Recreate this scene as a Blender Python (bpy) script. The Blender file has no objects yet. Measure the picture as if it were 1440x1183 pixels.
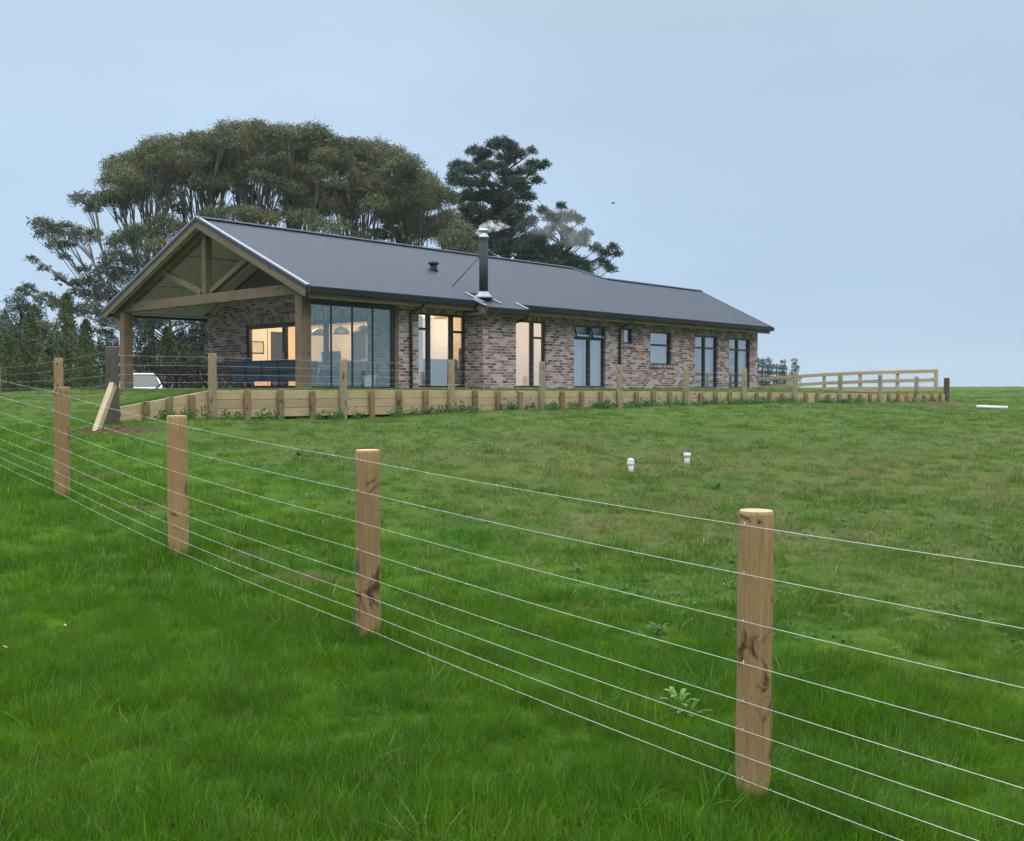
import bpy, math, random
import numpy as np
from mathutils import Vector, Matrix
R = math.radians
random.seed(7); rng = np.random.default_rng(7)
SC = bpy.context.scene
COL = SC.collection

# ------------------------------------------------------------------ camera, sky, light
PITCH = math.atan(44.5 / 1440)
cam_d = bpy.data.cameras.new('camera'); cam = bpy.data.objects.new('camera', cam_d); COL.objects.link(cam)
cam_d.sensor_width = 36; cam_d.lens = 36; cam_d.clip_start = 0.05; cam_d.clip_end = 3000
cam.location = (0, 0, 0); cam.rotation_euler = (R(90) - PITCH, 0, 0)
SC.camera = cam
SC.render.resolution_x = 1024; SC.render.resolution_y = 841
SC.view_settings.view_transform = 'Standard'; SC.view_settings.look = 'None'
SC.cycles.volume_bounces = 4; SC.view_settings.exposure = 0.08; SC.view_settings.gamma = 1.0
SUN_EL, SUN_AZ = R(38), R(150)

W = bpy.data.worlds.new('World'); SC.world = W; W.use_nodes = True
nt = W.node_tree; nt.nodes.clear()
wo = nt.nodes.new('ShaderNodeOutputWorld')
sky = nt.nodes.new('ShaderNodeTexSky'); sky.sky_type = 'NISHITA'; sky.sun_disc = False
sky.sun_elevation = SUN_EL; sky.sun_rotation = SUN_AZ; sky.air_density = 1.5; sky.dust_density = 2.0
bg1 = nt.nodes.new('ShaderNodeBackground'); bg1.inputs[1].default_value = 0.05
nt.links.new(sky.outputs[0], bg1.inputs[0])
# the cloud deck: an even blanket, a little paler to the left and near the land
tc = nt.nodes.new('ShaderNodeTexCoord'); sx = nt.nodes.new('ShaderNodeSeparateXYZ')
nt.links.new(tc.outputs['Generated'], sx.inputs[0])
rmp = nt.nodes.new('ShaderNodeValToRGB'); e = rmp.color_ramp.elements
e[0].position = 0.0; e[0].color = (0.49, 0.645, 0.83, 1)
e[1].position = 1.0; e[1].color = (3.6, 3.65, 3.6, 1)   # an overcast deck is several times brighter overhead
q = e.new(0.10); q.color = (0.455, 0.615, 0.815, 1)
q = e.new(0.30); q.color = (0.485, 0.625, 0.79, 1)
q = e.new(0.42); q.color = (0.52, 0.63, 0.76, 1)
q = e.new(0.62); q.color = (2.9, 3.05, 3.1, 1)
nt.links.new(sx.outputs[2], rmp.inputs[0])
nz = nt.nodes.new('ShaderNodeTexNoise'); nz.inputs['Scale'].default_value = 1.6; nz.inputs['Detail'].default_value = 5
mp = nt.nodes.new('ShaderNodeMapping'); mp.inputs['Scale'].default_value = (1, 1, 3)
nt.links.new(tc.outputs['Generated'], mp.inputs[0]); nt.links.new(mp.outputs[0], nz.inputs[0])
mr = nt.nodes.new('ShaderNodeMapRange'); mr.inputs[1].default_value = 0.3; mr.inputs[2].default_value = 0.7
mr.inputs[3].default_value = 0.91; mr.inputs[4].default_value = 1.09
nt.links.new(nz.outputs[0], mr.inputs[0])
lx = nt.nodes.new('ShaderNodeMapRange'); lx.inputs[1].default_value = -0.5; lx.inputs[2].default_value = 0.5
lx.inputs[3].default_value = 1.10; lx.inputs[4].default_value = 0.92
nt.links.new(sx.outputs[0], lx.inputs[0])
mm = nt.nodes.new('ShaderNodeMath'); mm.operation = 'MULTIPLY'
nt.links.new(mr.outputs[0], mm.inputs[0]); nt.links.new(lx.outputs[0], mm.inputs[1])
bg2 = nt.nodes.new('ShaderNodeBackground')
nt.links.new(rmp.outputs[0], bg2.inputs[0]); nt.links.new(mm.outputs[0], bg2.inputs[1])
mxw = nt.nodes.new('ShaderNodeMixShader'); mxw.inputs[0].default_value = 0.92
nt.links.new(bg1.outputs[0], mxw.inputs[1]); nt.links.new(bg2.outputs[0], mxw.inputs[2])
nt.links.new(mxw.outputs[0], wo.inputs[0])

sd = bpy.data.lights.new('sun', 'SUN'); sd.energy = 0.5; sd.angle = R(25); sd.color = (1.0, 0.96, 0.9)
so = bpy.data.objects.new('sun', sd); COL.objects.link(so)
so.rotation_euler = (R(90) - SUN_EL, 0, math.pi - SUN_AZ)

# ------------------------------------------------------------------ helpers
ct, st_ = math.cos(PITCH), math.sin(PITCH)
def at(px, py, Y):
    """world point at depth Y seen at photo pixel (px, py)"""
    X = (px - 720) / 1440; V = (591.5 - py) / 1440
    d = Vector((X, V * st_ + ct, V * ct - st_)); return d * (Y / d.y)

def tag(o, label=None, cat=None, group=None, kind=None):
    if label: o['label'] = label
    if cat: o['category'] = cat
    if group: o['group'] = group
    if kind: o['kind'] = kind
    return o
def empty(name, loc=(0, 0, 0), rz=0.0):
    o = bpy.data.objects.new(name, None); COL.objects.link(o); o.location = loc; o.rotation_euler = (0, 0, rz)
    o.empty_display_size = 0.2; return o
def kids(o): return [c for c in bpy.data.objects if c.parent == o]
def copy_tree(o, parent=None):
    c = o.copy(); COL.objects.link(c); c.parent = parent
    for ch in kids(o): copy_tree(ch, c)
    return c

class MB:
    def __init__(s): s.v = []; s.f = []; s.uv = []; s.sm = []
    def face(s, pts, uvs=None, smooth=False):
        i = len(s.v); s.v += [tuple(p) for p in pts]; s.f.append(tuple(range(i, i + len(pts))))
        if uvs is None:
            p = [Vector(x) for x in pts]; n = (p[1] - p[0]).cross(p[2] - p[0])
            a = [abs(n.x), abs(n.y), abs(n.z)]; m = a.index(max(a))
            uvs = [(x.y, x.z) if m == 0 else (x.x, x.z) if m == 1 else (x.x, x.y) for x in p]
        s.uv += list(uvs); s.sm.append(smooth)
    def box(s, x0, x1, y0, y1, z0, z1):
        P = [(x, y, z) for x in (x0, x1) for y in (y0, y1) for z in (z0, z1)]
        for q in ((0, 1, 3, 2), (4, 6, 7, 5), (0, 4, 5, 1), (2, 3, 7, 6), (0, 2, 6, 4), (1, 5, 7, 3)):
            s.face([P[k] for k in q])
        return s
    def beam(s, A, B, w, h, up=(0, 0, 1), bev=0.0):
        A = Vector(A); B = Vector(B); d = (B - A); L = d.length; d.normalize()
        sd_ = d.cross(Vector(up)).normalized(); u = sd_.cross(d)
        o = random.random() * 20
        if bev <= 0: prof = [(-w/2, -h/2), (w/2, -h/2), (w/2, h/2), (-w/2, h/2)]
        else:
            b = bev; prof = [(-w/2+b, -h/2), (w/2-b, -h/2), (w/2, -h/2+b), (w/2, h/2-b), (w/2-b, h/2), (-w/2+b, h/2), (-w/2, h/2-b), (-w/2, -h/2+b)]
        a = [A + sd_*p + u*q for p, q in prof]; b_ = [B + sd_*p + u*q for p, q in prof]
        n = len(prof); per = o
        for i in range(n):
            j = (i + 1) % n; l = (a[j] - a[i]).length
            s.face([a[i], a[j], b_[j], b_[i]], [(o, per), (o, per + l), (o + L, per + l), (o + L, per)]); per += l
        s.face(a[::-1]); s.face(b_)
        return s
    def tube(s, pts, rad, n=8, cap=True, jit=0.0, smooth=True):
        pts = [Vector(p) for p in pts]
        if not hasattr(rad, '__len__'): rad = [rad] * len(pts)
        rings = []; ref = None; off = random.random() * 30; L = 0; Ls = []
        for i, p in enumerate(pts):
            d = (pts[min(i+1, len(pts)-1)] - pts[max(i-1, 0)]).normalized()
            if ref is None: ref = Vector((1, 0, 0)) if abs(d.x) < 0.9 else Vector((0, 1, 0))
            a = (ref - d * ref.dot(d)).normalized(); ref = a; b = d.cross(a)
            rings.append([p + (a*math.cos(2*math.pi*k/n) + b*math.sin(2*math.pi*k/n)) * rad[i] * (1 + jit*random.uniform(-1, 1)) for k in range(n)])
            if i: L += (pts[i] - pts[i-1]).length
            Ls.append(L)
        base = len(s.v)
        for r_ in rings: s.v += [tuple(x) for x in r_]
        for i in range(len(pts) - 1):
            for k in range(n):
                k2 = (k + 1) % n
                s.f.append((base+i*n+k, base+i*n+k2, base+(i+1)*n+k2, base+(i+1)*n+k)); s.sm.append(smooth)
                c = 2*math.pi*rad[0]/n
                s.uv += [(off+Ls[i], off+k*c), (off+Ls[i], off+(k+1)*c), (off+Ls[i+1], off+(k+1)*c), (off+Ls[i+1], off+k*c)]
        if cap:
            s.f.append(tuple(base+k for k in range(n))[::-1]); s.sm.append(False); s.uv += [(0, 0)]*n
            m = base + (len(pts)-1)*n
            s.f.append(tuple(m+k for k in range(n))); s.sm.append(False); s.uv += [(0, 0)]*n
        return s
    def lathe(s, c, prof, n=20):
        c = Vector(c)
        return s.tube([c + Vector((0, 0, z)) for r_, z in prof], [max(r_, 1e-4) for r_, z in prof], n)
    def build(s, name, mat, parent=None):
        me = bpy.data.meshes.new(name); me.from_pydata(s.v, [], s.f)
        ul = me.uv_layers.new(name='UVMap'); ul.data.foreach_set('uv', np.array(s.uv, dtype=np.float32).ravel())
        me.polygons.foreach_set('use_smooth', np.array(s.sm, dtype=bool))
        if isinstance(mat, (list, tuple)):
            for m in mat: me.materials.append(m)
        elif mat: me.materials.append(mat)
        me.update()
        o = bpy.data.objects.new(name, me); COL.objects.link(o); o.parent = parent; return o

def np_mesh(name, V, F, mat, parent=None, smooth=False):
    """F: (n,k) int array"""
    me = bpy.data.meshes.new(name); n, k = F.shape
    me.vertices.add(len(V)); me.vertices.foreach_set('co', np.asarray(V, dtype=np.float32).ravel())
    me.loops.add(n*k); me.loops.foreach_set('vertex_index', F.astype(np.int32).ravel())
    me.polygons.add(n); me.polygons.foreach_set('loop_start', np.arange(0, n*k, k, dtype=np.int32))
    me.polygons.foreach_set('use_smooth', np.full(n, smooth))
    me.update(calc_edges=True)
    if mat: me.materials.append(mat)
    o = bpy.data.objects.new(name, me); COL.objects.link(o); o.parent = parent; return o

# ------------------------------------------------------------------ materials
class NT:
    """small node builder"""
    def __init__(s, name, tree=None):
        if tree is None:
            s.m = bpy.data.materials.new(name); s.m.use_nodes = True; s.t = s.m.node_tree; s.t.nodes.clear()
        else: s.t = tree
    def n(s, typ, **kw):
        nd = s.t.nodes.new('ShaderNode' + typ)
        for k, v in kw.items():
            if k.startswith('i_'):
                key = k[2:].replace('_', ' '); tgt = nd.inputs[int(key)] if key.isdigit() else nd.inputs[key]
                if hasattr(v, 'is_output'): s.t.links.new(v, tgt)
                else: tgt.default_value = v
            else: setattr(nd, k, v)
        return nd
    def math(s, op, a, b=0.0, c=None, clamp=False):
        nd = s.t.nodes.new('ShaderNodeMath'); nd.operation = op; nd.use_clamp = clamp
        for i, v in enumerate((a, b, c)):
            if v is None: continue
            if hasattr(v, 'is_output'): s.t.links.new(v, nd.inputs[i])
            else: nd.inputs[i].default_value = v
        return nd.outputs[0]
    def mix(s, f, a, b, mode='MIX'):
        nd = s.t.nodes.new('ShaderNodeMix'); nd.data_type = 'RGBA'; nd.blend_type = mode; nd.clamp_factor = True
        for k, v in ((0, f), (6, a), (7, b)):
            if hasattr(v, 'is_output'): s.t.links.new(v, nd.inputs[k])
            else: nd.inputs[k].default_value = (*v, 1) if isinstance(v, tuple) and len(v) == 3 else v
        return nd.outputs[2]
    def rng(s, v, a, b, c=0.0, d=1.0, smooth=False):
        nd = s.t.nodes.new('ShaderNodeMapRange'); s.t.links.new(v, nd.inputs[0])
        if smooth: nd.interpolation_type = 'SMOOTHSTEP'
        for i, x in enumerate((a, b, c, d)): nd.inputs[i+1].default_value = x
        return nd.outputs[0]
    def noise(s, vec, scale, detail=4, rough=0.55, dist=0.0, stretch=None):
        if stretch:
            m = s.n('Mapping', i_Scale=stretch); s.t.links.new(vec, m.inputs[0]); vec = m.outputs[0]
        nd = s.n('TexNoise', i_Scale=scale, i_Detail=detail, i_Roughness=rough, i_Distortion=dist)
        s.t.links.new(vec, nd.inputs['Vector']); return nd.outputs[0]
    def out(s, sh):
        o = s.n('OutputMaterial'); s.t.links.new(sh, o.inputs[0]); return s.m
    def pbsdf(s, col, rough=0.6, spec=0.5, metal=0.0, bump=None, bstr=0.3, bdist=0.01, **kw):
        p = s.n('BsdfPrincipled')
        for k, v in (('Base Color', col), ('Roughness', rough), ('Metallic', metal), ('Specular IOR Level', spec)):
            if hasattr(v, 'is_output'): s.t.links.new(v, p.inputs[k])
            else: p.inputs[k].default_value = (*v, 1) if isinstance(v, tuple) and len(v) == 3 else v
        for k, v in kw.items(): p.inputs[k].default_value = v
        if bump is not None:
            b = s.n('Bump', i_Strength=bstr, i_Distance=bdist); s.t.links.new(bump, b.inputs['Height'])
            s.t.links.new(b.outputs[0], p.inputs['Normal'])
        return p.outputs[0]

def simple(name, col, rough=0.6, spec=0.5, metal=0.0, var=0.12, scale=6.0, bump=0.0):
    b = NT(name); tc = b.n('TexCoord').outputs['Object']
    f = b.noise(tc, scale, 5); f2 = b.rng(f, 0.3, 0.7, 1 - var, 1 + var)
    c = b.n('Mix', data_type='RGBA', blend_type='MULTIPLY'); c.inputs[0].default_value = 1
    c.inputs[6].default_value = (*col, 1); b.t.links.new(f2, c.inputs[7])
    r_ = b.rng(f, 0.3, 0.7, rough*0.85, min(1, rough*1.12))
    return b.out(b.pbsdf(c.outputs[2], r_, spec, metal, bump=f if bump else None, bstr=bump))

def wood_mat(name, c1, c2, dark, rough=0.75, knots=True, stain=0.5, blot=.85):
    b = NT(name); uv = b.n('UVMap').outputs[0]; ob = b.n('TexCoord').outputs['Object']
    g = b.noise(uv, 6, 6, 0.65, 1.5, (0.35, 7, 1)); g2 = b.noise(uv, 22, 4, 0.6, 0.4, (0.12, 5, 1))
    big = b.noise(ob, 1.3, 4, 0.6, 0.5)
    c = b.mix(b.rng(g, 0.35, 0.65), c1, c2)
    c = b.mix(b.math('MULTIPLY', b.rng(g2, 0.5, 0.75), 0.55), c, dark)
    c = b.mix(b.math('MULTIPLY', b.rng(big, 0.5, 0.72), stain), c, dark)
    if knots:
        vo = b.n('TexVoronoi', feature='F1', voronoi_dimensions='2D', i_Scale=1.0); vo.inputs['Randomness'].default_value = 1
        m = b.n('Mapping', i_Scale=(2.2, 5.5, 1)); b.t.links.new(uv, m.inputs[0])
        ds = b.n('VectorMath', operation='ADD'); b.t.links.new(m.outputs[0], ds.inputs[0])
        nn = b.n('TexNoise', i_Scale=6); b.t.links.new(uv, nn.inputs['Vector'])
        sc = b.n('VectorMath', operation='SCALE'); sc.inputs['Scale'].default_value = 0.25; b.t.links.new(nn.outputs[1], sc.inputs[0])
        b.t.links.new(sc.outputs[0], ds.inputs[1]); b.t.links.new(ds.outputs[0], vo.inputs['Vector'])
        k = b.rng(vo.outputs['Distance'], 0.07, 0.2, 1, 0)
        pick = b.math('GREATER_THAN', b.n('SeparateColor', i_0=vo.outputs['Color']).outputs[0], 0.78)
        c = b.mix(b.math('MULTIPLY', b.math('MULTIPLY', k, pick), 0.85), c, tuple(x*0.25 for x in dark))
    rd_ = b.n('ObjectInfo').outputs['Random']
    c = b.mix(b.rng(rd_, 0, 1, 0, .38), c, b.mix(b.math('FRACT', b.math('MULTIPLY', rd_, 7.3)), tuple(x*.55 for x in c2), (c1[0]*1.08, c1[1]*1.06, c1[2]*0.95)))
    if knots:
        ofs = b.n('VectorMath', operation='ADD'); b.t.links.new(ob, ofs.inputs[0]); b.t.links.new(b.math('MULTIPLY', rd_, 40.0), ofs.inputs[1])
        bl = b.noise(ofs.outputs[0], 5.5, 5, .65, .8, (1, 1, .8)); c = b.mix(b.math('MULTIPLY', b.rng(bl, .585, .65), blot), c, tuple(x*.22 for x in dark))
        ck = b.noise(uv, 9, 2, .5, .3, (.16, 4.5, 1)); c = b.mix(b.math('MULTIPLY', b.rng(ck, .70, .73), blot*.85), c, tuple(x*.3 for x in dark))
    return b.out(b.pbsdf(c, rough, 0.3, bump=g2, bstr=0.5, bdist=0.006))

def brick_mat(name, rot=False):
    b = NT(name); uv = b.n('UVMap').outputs[0]
    wob = b.n('TexNoise', i_Scale=9.0, i_Detail=2.0); b.t.links.new(uv, wob.inputs['Vector'])
    s1 = b.n('VectorMath', operation='SCALE'); s1.inputs['Scale'].default_value = 0.012; b.t.links.new(wob.outputs[1], s1.inputs[0])
    ad = b.n('VectorMath', operation='ADD'); b.t.links.new(uv, ad.inputs[0]); b.t.links.new(s1.outputs[0], ad.inputs[1])
    vec = ad.outputs[0]
    if rot:
        m = b.n('Mapping'); m.inputs['Rotation'].default_value = (0, 0, R(90)); b.t.links.new(vec, m.inputs[0]); vec = m.outputs[0]
    br = b.n('TexBrick', i_Scale=1.0); br.offset = 0.5; br.squash = 1.0
    b.t.links.new(vec, br.inputs['Vector'])
    br.inputs['Color1'].default_value = (0, 0, 0, 1); br.inputs['Color2'].default_value = (1, 1, 1, 1); br.inputs['Mortar'].default_value = (0.5, 0.5, 0.5, 1)
    br.inputs['Brick Width'].default_value = 0.24 if not rot else 0.30; br.inputs['Row Height'].default_value = 0.086
    br.inputs['Mortar Size'].default_value = 0.009; br.inputs['Mortar Smooth'].default_value = 0.25; br.inputs['Bias'].default_value = 0.0
    v = b.n('SeparateColor', i_0=br.outputs['Color']).outputs[0]
    rp = b.n('ValToRGB'); b.t.links.new(v, rp.inputs[0]); el = rp.color_ramp.elements
    el[0].position = 0.0; el[0].color = (0.05, 0.028, 0.028, 1); el[1].position = 1.0; el[1].color = (0.42, 0.345, 0.345, 1)
    for p_, c_ in ((0.2, (0.12, 0.055, 0.048)), (0.42, (0.21, 0.105, 0.092)), (0.6, (0.29, 0.18, 0.165)), (0.78, (0.37, 0.28, 0.27))):
        x = el.new(p_); x.color = (*c_, 1)
    n1 = b.noise(uv, 14, 5, 0.7, 0.6, (1, 1.6, 1)); n2 = b.noise(uv, 0.8, 3)
    smear = b.math('MULTIPLY', b.rng(n1, 0.5, 0.66), b.rng(n2, 0.3, 0.7, 0.55, 0.95))
    c = b.mix(smear, rp.outputs[0], (0.40, 0.355, 0.365))
    n3 = b.noise(uv, 40, 3)
    mort = b.mix(b.rng(n3, 0.3, 0.7), (0.36, 0.32, 0.315), (0.50, 0.455, 0.45))
    c = b.mix(br.outputs['Fac'], c, mort)
    h = b.math('SUBTRACT', b.math('MULTIPLY', n1, 0.5), br.outputs['Fac'])
    return b.out(b.pbsdf(c, 0.9, 0.2, bump=h, bstr=0.7, bdist=0.012))

def glass_mat(name, refl=0.25, tint=(0.75, 0.82, 0.84), gc=(0.9, 0.96, 1.0)):
    b = NT(name); fc = b.n('LayerWeight', i_Blend=0.5).outputs['Facing']
    f = b.math('MAXIMUM', b.math('MULTIPLY_ADD', b.math('POWER', fc, 5.0), 0.9, 0.08), refl, clamp=True)
    no = b.noise(b.n('TexCoord').outputs['Object'], 0.7, 2)
    bp = b.n('Bump', i_Strength=0.06, i_Distance=0.05); b.t.links.new(no, bp.inputs['Height'])
    g = b.n('BsdfGlossy', i_Color=(*gc, 1), i_Roughness=0.01); b.t.links.new(bp.outputs[0], g.inputs['Normal'])
    t = b.n('BsdfTransparent', i_Color=(*tint, 1))
    m = b.n('MixShader'); b.t.links.new(f, m.inputs[0]); b.t.links.new(t.outputs[0], m.inputs[1]); b.t.links.new(g.outputs[0], m.inputs[2])
    return b.out(m.outputs[0])

def roof_mat():
    b = NT('roof_steel'); ob = b.n('TexCoord').outputs['Object']
    sp = b.n('SeparateXYZ'); b.t.links.new(ob, sp.inputs[0])
    # trapezoidal ribs every 0.19 m running down the slope, panel laps every 0.76 m
    ph = b.math('FRACT', b.math('DIVIDE', sp.outputs[0], 0.19))
    rib = b.math('LESS_THAN', b.math('ABSOLUTE', b.math('SUBTRACT', ph, 0.5)), 0.16)
    lap = b.math('LESS_THAN', b.math('FRACT', b.math('DIVIDE', sp.outputs[0], 0.76)), 0.03)
    n = b.noise(ob, 0.6, 5, 0.6, 0, (1, 0.35, 1)); n2 = b.noise(ob, 9, 4)
    c = b.mix(b.rng(n, 0.3, 0.7), (0.023, 0.034, 0.060), (0.030, 0.044, 0.073))
    c = b.mix(b.math('MULTIPLY', lap, 0.25), c, (0.02, 0.024, 0.034))
    c = b.mix(b.math('MULTIPLY', rib, 0.10), c, (0.02, 0.024, 0.034))
    return b.out(b.pbsdf(c, 0.55, 0.28))

def curtain_mat(name, col):
    b = NT(name); d = b.n('BsdfDiffuse', i_Color=(*col, 1)); t = b.n('BsdfTranslucent', i_Color=(*col, 1))
    m = b.n('MixShader', i_0=0.5); b.t.links.new(d.outputs[0], m.inputs[1]); b.t.links.new(t.outputs[0], m.inputs[2])
    return b.out(m.outputs[0])

def grass_color(b, blade=False):
    """pasture colour from the world position: rich by the camera, thin and straw-flecked in the paddock"""
    pos = b.n('NewGeometry').outputs['Position']
    sp = b.n('SeparateXYZ'); b.t.links.new(pos, sp.inputs[0]); x, y = sp.outputs[0], sp.outputs[1]
    flat = b.n('CombineXYZ'); b.t.links.new(x, flat.inputs[0]); b.t.links.new(y, flat.inputs[1]); fv = flat.outputs[0]
    a = b.noise(fv, 0.55, 5, 0.6, 0.4); s_ = b.noise(fv, 2.6, 4, 0.6); f = b.noise(fv, 9, 3); vf = b.noise(fv, 17, 4, 0.75)
    rich = b.mix(b.rng(a, 0.3, 0.7), (0.026, 0.125, 0.002), (0.112, 0.240, 0.004))
    rich = b.mix(b.math('MULTIPLY', b.rng(s_, 0.5, 0.7), 0.6), rich, (0.008, 0.060, 0.008))
    dull = b.mix(b.rng(a, 0.3, 0.7), (0.058, 0.135, 0.018), (0.145, 0.185, 0.040))
    dull = b.mix(b.math('MULTIPLY', b.rng(s_, 0.45, 0.7), 0.7), dull, (0.030, 0.105, 0.022))
    # paddock side of the fence: line through the posts
    side = b.math('ADD', b.math('MULTIPLY', x, 0.75), b.math('MULTIPLY', b.math('SUBTRACT', y, 5.5), 0.66))
    side = b.math('ADD', side, b.math('MULTIPLY', b.math('SUBTRACT', a, 0.5), 3.0))
    c = b.mix(b.rng(side, 0.8, 5.0, smooth=True), rich, dull)
    def blob(cx, cy, rx, ry):
        dx = b.math('DIVIDE', b.math('SUBTRACT', x, cx), rx); dy = b.math('DIVIDE', b.math('SUBTRACT', y, cy), ry)
        d = b.math('SQRT', b.math('ADD', b.math('MULTIPLY', dx, dx), b.math('MULTIPLY', dy, dy)))
        return b.rng(d, 0.3, 1.0, 1, 0, True)
    dry = b.math('MAXIMUM', blob(1.3, 15.5, 4.6, 3.2), b.math('MAXIMUM', blob(7, 15, 5.5, 4.0), b.math('MAXIMUM', blob(2.2, 10.5, 3.0, 2.4), blob(12, 19, 7, 5))))
    dry = b.math('MULTIPLY', dry, b.rng(s_, 0.42, 0.62))
    c = b.mix(b.math('MULTIPLY', dry, 0.95), c, b.mix(b.rng(f, 0.35, 0.65), (0.20, 0.17, 0.07), (0.13, 0.15, 0.045)))
    c = b.mix(b.math('MULTIPLY', b.rng(vf, 0.50, 0.64), 0.7), c, b.mix(0.75, c, (0.010, 0.040, 0.006)))
    c = b.mix(b.math('MULTIPLY', b.rng(vf, 0.46, 0.36), 0.55), c, b.mix(0.7, c, (0.16, 0.27, 0.035)))
    if blade:
        gi = b.n('ObjectInfo').outputs['Random']; rnd = b.n('NewGeometry').outputs['Random Per Island']
        c = b.mix(b.rng(rnd, 0.2, 1, 0.0, 0.75), c, b.mix(0.65, c, (0.19, 0.33, 0.02)))
        st = b.math('MULTIPLY', b.math('GREATER_THAN', rnd, 0.94), b.rng(side, -2, 6, 0.45, 0.9))
        c = b.mix(st, c, (0.30, 0.27, 0.12))
        c = b.mix(b.rng(gi, 0.3, 1, 0, 0.65), c, (0.008, 0.052, 0.010)); c = b.mix(b.math('MULTIPLY', b.math('LESS_THAN', gi, 0.10), 0.6), c, (0.13, 0.22, 0.08))
    return c, pos, f, s_, blob, x, y

def ground_mat():
    b = NT('pasture'); c, pos, f, s_, blob, x, y = grass_color(b)
    c = b.mix(0.35, c, (0.03, 0.045, 0.012))
    fine = b.noise(pos, 35, 5, 0.7)
    c = b.mix(b.math('MULTIPLY', b.rng(fine, 0.5, 0.75), 0.6), c, (0.02, 0.03, 0.01))
    at_ = b.n('Attribute'); at_.attribute_name = 'dirt'
    soil = b.mix(b.rng(f, 0.3, 0.7), (0.05, 0.028, 0.018), (0.12, 0.066, 0.042))
    d = b.math('MULTIPLY', at_.outputs['Fac'], b.rng(s_, 0.25, 0.5))
    c = b.mix(d, c, soil)
    return b.out(b.pbsdf(c, 0.95, 0.1, bump=fine, bstr=0.8, bdist=0.05))
def blade_mat():
    b = NT('grass_blade'); c = grass_color(b, True)[0]
    p = b.pbsdf(c, 0.6, 0.15)
    t = b.n('BsdfTranslucent'); b.t.links.new(b.mix(0.5, c, (0.08, 0.22, 0.004)), t.inputs[0])
    m = b.n('MixShader', i_0=0.35); b.t.links.new(p, m.inputs[1]); b.t.links.new(t.outputs[0], m.inputs[2])
    return b.out(m.outputs[0])
def leaf_mat(name, c1, c2, c3, tr=0.25, s=0.35):
    b = NT(name); g = b.n('NewGeometry'); rnd = g.outputs['Random Per Island']
    n = b.noise(g.outputs['Position'], s, 4, 0.6)
    c = b.mix(b.rng(n, 0.35, 0.65), c1, c2); c = b.mix(b.rng(rnd, 0.2, 1, 0, 0.45), c, c3)
    p = b.pbsdf(c, 0.55, 0.3); t = b.n('BsdfTranslucent'); b.t.links.new(c, t.inputs[0])
    m = b.n('MixShader', i_0=tr); b.t.links.new(p, m.inputs[1]); b.t.links.new(t.outputs[0], m.inputs[2])
    return b.out(m.outputs[0])

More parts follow.
